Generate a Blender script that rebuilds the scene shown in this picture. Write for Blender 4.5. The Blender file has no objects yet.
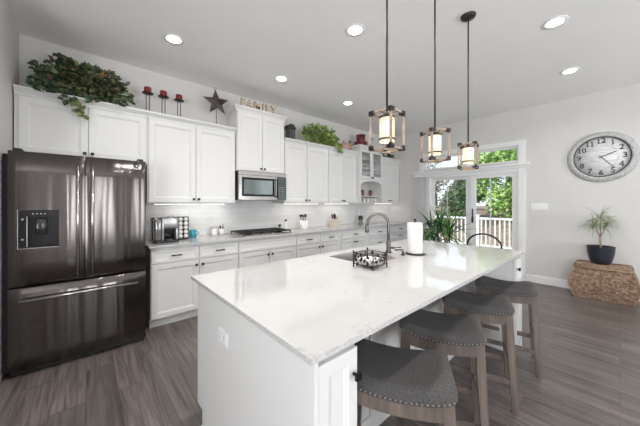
import bpy, bmesh, math, random
from mathutils import Vector, Matrix, noise
rnd = random.Random(7)
scene = bpy.context.scene
COL = scene.collection
PI = math.pi

# ------------------------------------------------------------------ camera
cam_d = bpy.data.cameras.new('camera')
cam_d.sensor_width = 36.0
cam_d.lens = 36.0 * 265.0 / 640.0
cam_d.shift_y = -10.0 / 640.0
cam_d.clip_start = 0.05
cam = bpy.data.objects.new('camera', cam_d)
COL.objects.link(cam)
FX, FY = 0.662, 0.7495
cam.location = (0, 0, 1.375)
cam.rotation_euler = (PI / 2, 0, math.atan2(FY, FX) - PI / 2)
scene.camera = cam

# ------------------------------------------------------------------ exposure
scene.view_settings.view_transform = 'Standard'
scene.view_settings.look = 'None'
scene.view_settings.gamma = 1.0
scene.view_settings.exposure = 0.20
scene.cycles.use_denoising = True
scene.cycles.max_bounces = 10
scene.cycles.diffuse_bounces = 6
scene.cycles.glossy_bounces = 5
scene.cycles.transmission_bounces = 8
scene.cycles.transparent_max_bounces = 12
scene.cycles.caustics_reflective = False
scene.cycles.caustics_refractive = False
scene.cycles.sample_clamp_indirect = 6.0

# ------------------------------------------------------------------ world
world = bpy.data.worlds.new('sky')
scene.world = world
world.use_nodes = True
wn = world.node_tree
wn.nodes.clear()
w_out = wn.nodes.new('ShaderNodeOutputWorld')
w_bg = wn.nodes.new('ShaderNodeBackground')
w_geo = wn.nodes.new('ShaderNodeTexCoord')
w_sep = wn.nodes.new('ShaderNodeSeparateXYZ')
w_ramp = wn.nodes.new('ShaderNodeValToRGB')
w_ramp.color_ramp.elements[0].position = 0.0
w_ramp.color_ramp.elements[0].color = (0.86, 0.92, 0.97, 1)
w_ramp.color_ramp.elements[1].position = 0.6
w_ramp.color_ramp.elements[1].color = (0.50, 0.70, 0.95, 1)
wn.links.new(w_geo.outputs['Generated'], w_sep.inputs[0])
wn.links.new(w_sep.outputs['Z'], w_ramp.inputs[0])
wn.links.new(w_ramp.outputs[0], w_bg.inputs['Color'])
w_bg.inputs['Strength'].default_value = 1.25
wn.links.new(w_bg.outputs[0], w_out.inputs[0])


def add_light(name, kind, loc, energy, color=(1, 1, 1), rot=(0, 0, 0), size=None, size_y=None, parent=None, **kw):
    d = bpy.data.lights.new(name, kind)
    d.energy = energy
    d.color = color
    if kind == 'AREA':
        d.shape = kw.pop('shape', 'RECTANGLE')
        d.size = size
        if size_y:
            d.size_y = size_y
    for k, v in kw.items():
        setattr(d, k, v)
    o = bpy.data.objects.new(name, d)
    o.location = loc
    o.rotation_euler = rot
    o.parent = parent
    COL.objects.link(o)
    return o


# sun stands over the back of the house and lights the garden
add_light('sun', 'SUN', (0, 0, 12), 5.0, (1.0, 0.95, 0.86), rot=(math.radians(-38), math.radians(-42), 0), angle=0.02)
# rear window daylight plus an added west fill, tilted up to brighten the ceiling
add_light('added_west_fill', 'AREA', (-2.66, -1.5, 1.36), 165, (0.95, 0.97, 1.0), rot=(0, -PI / 2 - .62, 0), size=2.0, size_y=2.3)
add_light('daylight_rear_middle', 'AREA', (0.20, -4.06, 1.36), 50, (0.95, 0.97, 1.0), rot=(PI / 2 + .60, 0, 0), size=.4, size_y=2.0)
add_light('daylight_rear_east', 'AREA', (3.60, -4.06, 1.36), 108, (0.95, 0.97, 1.0), rot=(PI / 2 + .70, 0, 0), size=2.4, size_y=2.0)

# ------------------------------------------------------------------ materials
MATS = {}


def mat(name, color, rough=0.5, metal=0.0, spec=0.5, emit=None, emit_s=0.0, trans=0.0, coat=0.0, ior=None):
    m = bpy.data.materials.new(name)
    m.use_nodes = True
    b = m.node_tree.nodes['Principled BSDF']
    b.inputs['Base Color'].default_value = (*color, 1)
    b.inputs['Roughness'].default_value = rough
    b.inputs['Metallic'].default_value = metal
    b.inputs['Specular IOR Level'].default_value = spec
    if trans:
        b.inputs['Transmission Weight'].default_value = trans
    if coat:
        b.inputs['Coat Weight'].default_value = coat
        b.inputs['Coat Roughness'].default_value = 0.05
    if ior:
        b.inputs['IOR'].default_value = ior
    if emit:
        b.inputs['Emission Color'].default_value = (*emit, 1)
        b.inputs['Emission Strength'].default_value = emit_s
    MATS[name] = m
    return m


def nodes(m):
    nt = m.node_tree
    return nt, nt.nodes, nt.links, nt.nodes['Principled BSDF']


def coords(m, scale=(1, 1, 1), rot=(0, 0, 0), use='Object'):
    nt, N, L, B = nodes(m)
    if use == 'World':
        tc = N.new('ShaderNodeNewGeometry')
        out = tc.outputs['Position']
    else:
        tc = N.new('ShaderNodeTexCoord')
        out = tc.outputs[use]
    mp = N.new('ShaderNodeMapping')
    mp.inputs['Scale'].default_value = scale
    mp.inputs['Rotation'].default_value = rot
    L.new(out, mp.inputs[0])
    return mp.outputs[0]


def noise_col(m, c1, c2, scale, stretch=(1, 1, 1), detail=4, use='Object', lo=0.3, hi=0.7, bump=0.0, rough=None):
    nt, N, L, B = nodes(m)
    v = coords(m, stretch, use=use)
    n = N.new('ShaderNodeTexNoise')
    n.inputs['Scale'].default_value = scale
    n.inputs['Detail'].default_value = detail
    L.new(v, n.inputs['Vector'])
    r = N.new('ShaderNodeValToRGB')
    r.color_ramp.elements[0].position = lo
    r.color_ramp.elements[0].color = (*c1, 1)
    r.color_ramp.elements[1].position = hi
    r.color_ramp.elements[1].color = (*c2, 1)
    L.new(n.outputs['Fac'], r.inputs[0])
    L.new(r.outputs[0], B.inputs['Base Color'])
    if bump:
        bp = N.new('ShaderNodeBump')
        bp.inputs['Strength'].default_value = bump
        bp.inputs['Distance'].default_value = 0.01
        L.new(n.outputs['Fac'], bp.inputs['Height'])
        L.new(bp.outputs[0], B.inputs['Normal'])
    return n


M = {}
M['wall'] = mat('wall_paint', (0.64, 0.628, 0.61), 0.75)
noise_col(M['wall'], (0.635, 0.622, 0.604), (0.65, 0.638, 0.62), 3, use='World')
M['ceiling'] = mat('ceiling_paint', (0.86, 0.85, 0.84), 0.85)
noise_col(M['ceiling'], (0.85, 0.84, 0.825), (0.87, 0.86, 0.845), 2, use='World')
M['trim'] = mat('white_trim_paint', (0.80, 0.80, 0.80), 0.35)
M['cab'] = mat('white_cabinet_paint', (0.69, 0.685, 0.675), 0.38)
M['cab_in'] = mat('cabinet_interior', (0.62, 0.615, 0.60), 0.6)
M['black'] = mat('black_metal', (0.015, 0.014, 0.014), 0.35, 0.6)
M['black_plastic'] = mat('black_plastic', (0.012, 0.012, 0.014), 0.18)
M['rubber'] = mat('dark_rubber', (0.02, 0.02, 0.02), 0.7)
M['chrome'] = mat('brushed_nickel', (0.50, 0.48, 0.46), 0.28, 1.0)
M['faucet'] = mat('satin_faucet_metal', (0.15, 0.135, 0.128), 0.32, 0.9)
M['silver'] = mat('silver_plastic', (0.42, 0.42, 0.42), 0.3, 0.7)
M['white'] = mat('white_ceramic', (0.80, 0.79, 0.77), 0.25)
M['paper'] = mat('paper_towel', (0.72, 0.72, 0.715), 0.9)
M['bronze'] = mat('dark_bronze', (0.045, 0.035, 0.032), 0.4, 0.7)
M['red'] = mat('red_wax', (0.20, 0.01, 0.018), 0.4)
M['maroon'] = mat('maroon_tin', (0.17, 0.03, 0.035), 0.4)
noise_col(M['maroon'], (0.14, 0.02, 0.025), (0.34, 0.13, 0.12), 9, lo=0.45, hi=0.7)
M['teal'] = mat('teal_glaze', (0.03, 0.30, 0.40), 0.2)
M['pot'] = mat('charcoal_pot', (0.016, 0.020, 0.027), 0.38)
M['soil'] = mat('potting_soil', (0.05, 0.033, 0.022), 0.95)
noise_col(M['soil'], (0.03, 0.02, 0.013), (0.09, 0.06, 0.04), 60)
M['terracotta'] = mat('red_brown_glaze', (0.22, 0.06, 0.035), 0.3)
M['gourd'] = mat('dried_gourd', (0.45, 0.28, 0.19), 0.5)
noise_col(M['gourd'], (0.36, 0.17, 0.11), (0.58, 0.45, 0.34), 6, bump=0.1)
M['woodlet'] = mat('pale_wood_letters', (0.52, 0.40, 0.26), 0.6)
noise_col(M['woodlet'], (0.42, 0.30, 0.18), (0.66, 0.55, 0.40), 25, stretch=(1, 1, 0.2))
M['palewood'] = mat('cream_painted_wood', (0.62, 0.55, 0.45), 0.5)
M['wooddark'] = mat('dark_wood_edge', (0.12, 0.08, 0.055), 0.6)
M['bulb'] = mat('lit_downlight_lens', (1, 1, 1), 0.4, emit=(1.0, 0.97, 0.92), emit_s=9)
M['undercab'] = mat('lit_strip_lens', (1, 1, 1), 0.4, emit=(1.0, 0.93, 0.82), emit_s=3)
M['blackglass'] = mat('black_glass', (0.006, 0.006, 0.008), 0.3, spec=0.25)
M['deck'] = mat('deck_boards', (0.42, 0.38, 0.34), 0.7)
M['lawn'] = mat('lawn_grass', (0.12, 0.2, 0.05), 0.95)
noise_col(M['lawn'], (0.10, 0.17, 0.035), (0.26, 0.30, 0.12), 0.8, use='World')
M['mulch'] = mat('mulch_bank', (0.2, 0.13, 0.09), 0.95)
noise_col(M['mulch'], (0.15, 0.10, 0.07), (0.36, 0.27, 0.20), 3, use='World', bump=0.3)
M['bark'] = mat('tree_bark', (0.16, 0.12, 0.09), 0.9)
noise_col(M['bark'], (0.10, 0.075, 0.055), (0.24, 0.19, 0.15), 14, stretch=(1, 1, 0.25), bump=0.4)
M['stem'] = mat('plant_stem', (0.30, 0.24, 0.17), 0.8)
noise_col(M['stem'], (0.24, 0.18, 0.12), (0.40, 0.33, 0.24), 40, stretch=(1, 1, 3))
M['glass_white'] = mat('plain_white_stone', (0.8, 0.8, 0.8), 0.3)


def leafmat(name, c, c2=None, rough=0.45):
    m = mat(name, c, rough)
    c2 = c2 or tuple(min(1, x * 1.8 + 0.01) for x in c)
    nt, N, L, B = nodes(m)
    g = N.new('ShaderNodeNewGeometry')
    mx = N.new('ShaderNodeMix')
    mx.data_type = 'RGBA'
    mx.inputs['A'].default_value = (*c, 1)
    mx.inputs['B'].default_value = (*c2, 1)
    L.new(g.outputs['Random Per Island'], mx.inputs['Factor'])
    L.new(mx.outputs['Result'], B.inputs['Base Color'])
    return m


M['leaf_dark'] = leafmat('ivy_dark_leaf', (0.016, 0.036, 0.018), (0.045, 0.075, 0.03))
M['leaf_green'] = leafmat('ivy_green_leaf', (0.07, 0.12, 0.025), (0.24, 0.28, 0.12))
M['leaf_red'] = leafmat('ivy_russet_leaf', (0.07, 0.038, 0.028), (0.22, 0.15, 0.09))
M['leaf_orange'] = leafmat('ivy_orange_leaf', (0.40, 0.12, 0.02), (0.45, 0.22, 0.05))
M['leaf_bright'] = leafmat('bushy_green_leaf', (0.07, 0.16, 0.02), (0.32, 0.44, 0.10))
M['blade_dark'] = leafmat('dark_blade', (0.02, 0.075, 0.035), (0.06, 0.18, 0.06))
M['blade_light'] = leafmat('light_blade', (0.08, 0.24, 0.02), (0.20, 0.38, 0.06))
M['blade_pale'] = leafmat('pale_blade', (0.16, 0.24, 0.05), (0.40, 0.48, 0.22))
M['tree_dark'] = leafmat('evergreen_leaf', (0.07, 0.14, 0.06), (0.17, 0.28, 0.12), 0.7)
M['tree_bright'] = leafmat('maple_leaf', (0.18, 0.34, 0.06), (0.42, 0.60, 0.18), 0.7)
M['tree_pale'] = leafmat('pale_leaf', (0.22, 0.20, 0.15), (0.48, 0.46, 0.36), 0.7)

# floor planks run along Y
m = M['floor'] = mat('wood_plank_floor', (0.2, 0.17, 0.15), 0.34)
nt, N, L, B = nodes(m)
v = coords(m, rot=(0, 0, PI / 2), use='World')
br = N.new('ShaderNodeTexBrick')
br.offset = 0.37
br.inputs['Color1'].default_value = (0, 0, 0, 1)
br.inputs['Color2'].default_value = (1, 1, 1, 1)
br.inputs['Mortar'].default_value = (0.5, 0.5, 0.5, 1)
br.inputs['Scale'].default_value = 1.0
br.inputs['Mortar Size'].default_value = 0.0016
br.inputs['Brick Width'].default_value = 1.22
br.inputs['Row Height'].default_value = 0.18
L.new(v, br.inputs['Vector'])
v2 = coords(m, (17, 0.9, 1), use='World')
off = N.new('ShaderNodeVectorMath')
off.operation = 'MULTIPLY_ADD'
off.inputs[1].default_value = (13, 7, 5)
L.new(br.outputs['Color'], off.inputs[0])
L.new(v2, off.inputs[2])
n1 = N.new('ShaderNodeTexNoise')
n1.inputs['Scale'].default_value = 1.6
n1.inputs['Detail'].default_value = 7
n1.inputs['Distortion'].default_value = 1.2
L.new(off.outputs[0], n1.inputs['Vector'])
rp = N.new('ShaderNodeValToRGB')
rp.color_ramp.elements[0].position = 0.25
rp.color_ramp.elements[0].color = (0.062, 0.049, 0.043, 1)
rp.color_ramp.elements[1].position = 0.78
rp.color_ramp.elements[1].color = (0.212, 0.183, 0.170, 1)
L.new(n1.outputs['Fac'], rp.inputs[0])
mx = N.new('ShaderNodeMix')
mx.data_type = 'RGBA'
mx.blend_type = 'MULTIPLY'
mx.inputs['Factor'].default_value = 1.0
mr = N.new('ShaderNodeMapRange')
mr.inputs['To Min'].default_value = 0.80
mr.inputs['To Max'].default_value = 1.10
L.new(br.outputs['Color'], mr.inputs['Value'])
L.new(rp.outputs[0], mx.inputs['A'])
L.new(mr.outputs[0], mx.inputs['B'])
mx2 = N.new('ShaderNodeMix')
mx2.data_type = 'RGBA'
L.new(br.outputs['Fac'], mx2.inputs['Factor'])
L.new(mx.outputs['Result'], mx2.inputs['A'])
mx2.inputs['B'].default_value = (0.05, 0.042, 0.038, 1)
L.new(mx2.outputs['Result'], B.inputs['Base Color'])
bp = N.new('ShaderNodeBump')
bp.inputs['Strength'].default_value = 0.12
bp.inputs['Distance'].default_value = 0.004
L.new(n1.outputs['Fac'], bp.inputs['Height'])
L.new(bp.outputs[0], B.inputs['Normal'])

# quartz
m = M['quartz'] = mat('white_quartz', (0.74, 0.73, 0.71), 0.035, spec=0.85)
nt, N, L, B = nodes(m)
v = coords(m, use='World')
n0 = N.new('ShaderNodeTexNoise')
n0.inputs['Scale'].default_value = 5
n0.inputs['Detail'].default_value = 6
n0.inputs['Distortion'].default_value = 1.5
L.new(v, n0.inputs['Vector'])
r0 = N.new('ShaderNodeValToRGB')
e = r0.color_ramp.elements
e[0].position = 0.485
e[0].color = (0, 0, 0, 1)
e[1].position = 0.515
e[1].color = (0, 0, 0, 1)
x = r0.color_ramp.elements.new(0.5)
x.color = (1, 1, 1, 1)
L.new(n0.outputs['Fac'], r0.inputs[0])
n1 = N.new('ShaderNodeTexNoise')
n1.inputs['Scale'].default_value = 9
n1.inputs['Detail'].default_value = 3
L.new(v, n1.inputs['Vector'])
r1 = N.new('ShaderNodeValToRGB')
r1.color_ramp.elements[0].position = 0.52
r1.color_ramp.elements[1].position = 0.68
L.new(n1.outputs['Fac'], r1.inputs[0])
mm = N.new('ShaderNodeMath')
mm.operation = 'MULTIPLY'
L.new(r0.outputs[0], mm.inputs[0])
L.new(r1.outputs[0], mm.inputs[1])
mm2 = N.new('ShaderNodeMath')
mm2.operation = 'MULTIPLY'
mm2.inputs[1].default_value = 0.42
L.new(mm.outputs[0], mm2.inputs[0])
mx = N.new('ShaderNodeMix')
mx.data_type = 'RGBA'
mx.inputs['A'].default_value = (0.515, 0.508, 0.50, 1)
mx.inputs['B'].default_value = (0.22, 0.215, 0.21, 1)
L.new(mm2.outputs[0], mx.inputs['Factor'])
L.new(mx.outputs['Result'], B.inputs['Base Color'])

# speckled edge of the quartz slab
m = M['quartz_edge'] = mat('speckled_quartz_edge', (0.5, 0.5, 0.5), 0.2)
noise_col(m, (0.40, 0.395, 0.39), (0.58, 0.57, 0.56), 120, detail=6, use='World', lo=0.32, hi=0.62)


def tilemat(name, along_x=True):
    m = mat(name, (0.7, 0.7, 0.69), 0.13)
    nt, N, L, B = nodes(m)
    g = N.new('ShaderNodeNewGeometry')
    s = N.new('ShaderNodeSeparateXYZ')
    c = N.new('ShaderNodeCombineXYZ')
    L.new(g.outputs['Position'], s.inputs[0])
    L.new(s.outputs['X' if along_x else 'Y'], c.inputs['X'])
    L.new(s.outputs['Z'], c.inputs['Y'])
    br = N.new('ShaderNodeTexBrick')
    br.inputs['Scale'].default_value = 1
    br.inputs['Color1'].default_value = (0.64, 0.635, 0.625, 1)
    br.inputs['Color2'].default_value = (0.68, 0.675, 0.665, 1)
    br.inputs['Mortar'].default_value = (0.56, 0.55, 0.54, 1)
    br.inputs['Brick Width'].default_value = 0.305
    br.inputs['Row Height'].default_value = 0.0765
    br.inputs['Mortar Size'].default_value = 0.002
    L.new(c.outputs[0], br.inputs['Vector'])
    L.new(br.outputs['Color'], B.inputs['Base Color'])
    n = N.new('ShaderNodeTexNoise')
    n.inputs['Scale'].default_value = 14
    L.new(c.outputs[0], n.inputs['Vector'])
    ad = N.new('ShaderNodeMath')
    ad.operation = 'MULTIPLY_ADD'
    ad.inputs[1].default_value = 1.0
    L.new(n.outputs['Fac'], ad.inputs[0])
    inv = N.new('ShaderNodeMath')
    inv.operation = 'MULTIPLY'
    inv.inputs[1].default_value = -0.6
    L.new(br.outputs['Fac'], inv.inputs[0])
    L.new(inv.outputs[0], ad.inputs[2])
    bp = N.new('ShaderNodeBump')
    bp.inputs['Strength'].default_value = 0.25
    bp.inputs['Distance'].default_value = 0.006
    L.new(ad.outputs[0], bp.inputs['Height'])
    L.new(bp.outputs[0], B.inputs['Normal'])
    return m


M['tile_x'] = tilemat('glossy_white_tile', True)
M['tile_y'] = tilemat('glossy_white_tile_side', False)

# dark stainless of the fridge, brushed, slightly wavy sheet
m = M['steel'] = mat('dark_stainless', (0.105, 0.094, 0.092), 0.18, 1.0)
nt, N, L, B = nodes(m)
v = coords(m, (6, 1, 0.25), use='World')
n = N.new('ShaderNodeTexNoise')
n.inputs['Scale'].default_value = 1.0
n.inputs['Detail'].default_value = 2
L.new(v, n.inputs['Vector'])
bp = N.new('ShaderNodeBump')
bp.inputs['Strength'].default_value = 0.8
bp.inputs['Distance'].default_value = 0.02
L.new(n.outputs['Fac'], bp.inputs['Height'])
L.new(bp.outputs[0], B.inputs['Normal'])
m = M['steel_light'] = mat('stainless', (0.56, 0.55, 0.54), 0.25, 1.0)
m = M['steel_handle'] = mat('polished_dark_steel', (0.46, 0.44, 0.435), 0.22, 1.0)
m = M['steel_sink'] = mat('satin_sink_steel', (0.62, 0.62, 0.62), 0.45, 0.8)

# weathered wood of stools & pendants
m = M['stoolwood'] = mat('weathered_grey_wood', (0.2, 0.15, 0.12), 0.55)
noise_col(m, (0.075, 0.058, 0.048), (0.19, 0.15, 0.125), 22, stretch=(1, 1, 0.12), lo=0.3, hi=0.7, bump=0.1)
m = M['pendwood'] = mat('weathered_pendant_wood', (0.3, 0.24, 0.2), 0.6)
noise_col(m, (0.19, 0.145, 0.115), (0.42, 0.34, 0.28), 60, stretch=(1, 1, 0.2), lo=0.3, hi=0.7)
m = M['pendmetal'] = mat('aged_pewter_bracket', (0.06, 0.053, 0.05), 0.45, 0.8)

# stool upholstery weave
m = M['fabric'] = mat('charcoal_woven_fabric', (0.08, 0.078, 0.08), 0.9)
nt, N, L, B = nodes(m)
v = coords(m, (1, 1, 1))
wv = N.new('ShaderNodeTexNoise')
wv.inputs['Scale'].default_value = 260
L.new(v, wv.inputs['Vector'])
rp = N.new('ShaderNodeValToRGB')
rp.color_ramp.elements[0].position = 0.35
rp.color_ramp.elements[0].color = (0.032, 0.031, 0.033, 1)
rp.color_ramp.elements[1].position = 0.65
rp.color_ramp.elements[1].color = (0.085, 0.079, 0.075, 1)
L.new(wv.outputs['Fac'], rp.inputs[0])
L.new(rp.outputs[0], B.inputs['Base Color'])
bp = N.new('ShaderNodeBump')
bp.inputs['Strength'].default_value = 0.3
bp.inputs['Distance'].default_value = 0.002
L.new(wv.outputs['Fac'], bp.inputs['Height'])
L.new(bp.outputs[0], B.inputs['Normal'])
M['nail'] = mat('brass_nailhead', (0.36, 0.31, 0.27), 0.35, 1.0)

# wicker
m = M['wicker'] = mat('woven_wicker', (0.3, 0.19, 0.13), 0.75)
nt, N, L, B = nodes(m)
g = N.new('ShaderNodeTexCoord')
mp = N.new('ShaderNodeMapping')
mp.inputs['Scale'].default_value = (1, 1, 1)
L.new(g.outputs['Object'], mp.inputs[0])
s = N.new('ShaderNodeSeparateXYZ')
L.new(mp.outputs[0], s.inputs[0])
ad = N.new('ShaderNodeMath')
ad.operation = 'ADD'
L.new(s.outputs['X'], ad.inputs[0])
L.new(s.outputs['Y'], ad.inputs[1])
c = N.new('ShaderNodeCombineXYZ')
L.new(ad.outputs[0], c.inputs['X'])
L.new(s.outputs['Z'], c.inputs['Y'])
br = N.new('ShaderNodeTexBrick')
br.inputs['Scale'].default_value = 1
br.inputs['Color1'].default_value = (0.40, 0.27, 0.185, 1)
br.inputs['Color2'].default_value = (0.20, 0.115, 0.075, 1)
br.inputs['Mortar'].default_value = (0.05, 0.028, 0.018, 1)
br.inputs['Brick Width'].default_value = 0.035
br.inputs['Row Height'].default_value = 0.014
br.inputs['Mortar Size'].default_value = 0.0022
br.inputs['Mortar Smooth'].default_value = 0.6
L.new(c.outputs[0], br.inputs['Vector'])
nz = N.new('ShaderNodeTexNoise')
nz.inputs['Scale'].default_value = 35
L.new(g.outputs['Object'], nz.inputs['Vector'])
mrr = N.new('ShaderNodeMapRange')
mrr.inputs['From Min'].default_value = 0.3
mrr.inputs['From Max'].default_value = 0.7
mrr.inputs['To Min'].default_value = 0.6
mrr.inputs['To Max'].default_value = 1.5
L.new(nz.outputs['Fac'], mrr.inputs['Value'])
mx = N.new('ShaderNodeMix')
mx.data_type = 'RGBA'
mx.blend_type = 'MULTIPLY'
mx.inputs['Factor'].default_value = 1
L.new(br.outputs['Color'], mx.inputs['A'])
L.new(mrr.outputs[0], mx.inputs['B'])
L.new(mx.outputs['Result'], B.inputs['Base Color'])
bp = N.new('ShaderNodeBump')
bp.invert = True
bp.inputs['Strength'].default_value = 0.8
bp.inputs['Distance'].default_value = 0.006
L.new(br.outputs['Fac'], bp.inputs['Height'])
L.new(bp.outputs[0], B.inputs['Normal'])
M['wicker_edge'] = mat('pale_rattan_edge', (0.36, 0.25, 0.17), 0.6)

# clear pane: mostly see-through, with a reflection
m = bpy.data.materials.new('clear_pane')
m.use_nodes = True
nt = m.node_tree
nt.nodes.clear()
o = nt.nodes.new('ShaderNodeOutputMaterial')
t = nt.nodes.new('ShaderNodeBsdfTransparent')
gl = nt.nodes.new('ShaderNodeBsdfGlossy')
gl.inputs['Roughness'].default_value = 0.02
ms = nt.nodes.new('ShaderNodeMixShader')
lw = nt.nodes.new('ShaderNodeLayerWeight')
lw.inputs['Blend'].default_value = 0.5
pw = nt.nodes.new('ShaderNodeMath')
pw.operation = 'POWER'
pw.inputs[1].default_value = 4.5
ma = nt.nodes.new('ShaderNodeMath')
ma.operation = 'MULTIPLY_ADD'
ma.inputs[1].default_value = 0.85
ma.inputs[2].default_value = 0.03
nt.links.new(lw.outputs['Facing'], pw.inputs[0])
nt.links.new(pw.outputs[0], ma.inputs[0])
nt.links.new(ma.outputs[0], ms.inputs[0])
nt.links.new(t.outputs[0], ms.inputs[1])
nt.links.new(gl.outputs[0], ms.inputs[2])
nt.links.new(ms.outputs[0], o.inputs[0])
M['pane'] = m

# lit frosted shade of the pendants: a glowing cream glass
m = M['shade'] = mat('lit_cream_glass', (0.62, 0.56, 0.44), 0.35, emit=(1.0, 0.83, 0.55), emit_s=.6)
nt, N, L, B = nodes(m)
g = N.new('ShaderNodeTexCoord')
s = N.new('ShaderNodeSeparateXYZ')
L.new(g.outputs['Object'], s.inputs[0])
n = N.new('ShaderNodeTexNoise')
n.inputs['Scale'].default_value = 14
L.new(g.outputs['Object'], n.inputs['Vector'])
mr = N.new('ShaderNodeMapRange')
mr.inputs['To Min'].default_value = 0.38
mr.inputs['To Max'].default_value = .72
L.new(n.outputs['Fac'], mr.inputs['Value'])
L.new(mr.outputs[0], B.inputs['Emission Strength'])

# clock face of pale grey boards
m = M['face'] = mat('clock_face_boards', (0.62, 0.62, 0.62), 0.5)
noise_col(m, (0.62, 0.62, 0.62), (0.80, 0.80, 0.795), 9, stretch=(1, 1, 9), use='World', lo=0.35, hi=0.65)
m = M['clockrim'] = mat('brushed_grey_rim', (0.42, 0.42, 0.42), 0.5, 0.0)
noise_col(m, (0.36, 0.36, 0.36), (0.56, 0.56, 0.555), 30, use='World')
M['ink'] = mat('charcoal_ink', (0.03, 0.032, 0.035), 0.6)
M['grey_ink'] = mat('grey_ink', (0.30, 0.30, 0.31), 0.6)
m = M['barnstar'] = mat('rusted_tin', (0.07, 0.055, 0.052), 0.5, 0.5)
noise_col(m, (0.035, 0.028, 0.028), (0.15, 0.12, 0.11), 22, lo=0.35, hi=0.7)
M['blind'] = mat('pale_blind_vane', (0.66, 0.66, 0.66), 0.6)
M['lantern'] = mat('dark_lantern_metal', (0.04, 0.038, 0.04), 0.5, 0.5)
M['jar_glass'] = mat('smoked_jar', (0.20, 0.20, 0.20), 0.1, 0.3)
M['steel_mw'] = mat('microwave_steel', (0.50, 0.48, 0.46), 0.22, 1.0)
M['mwpanel'] = mat('microwave_panel', (0.10, 0.12, 0.125), 0.1, 0.6)
M['mwglass'] = mat('microwave_glass', (0.30, 0.35, 0.36), 0.08, 0.85)


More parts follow.
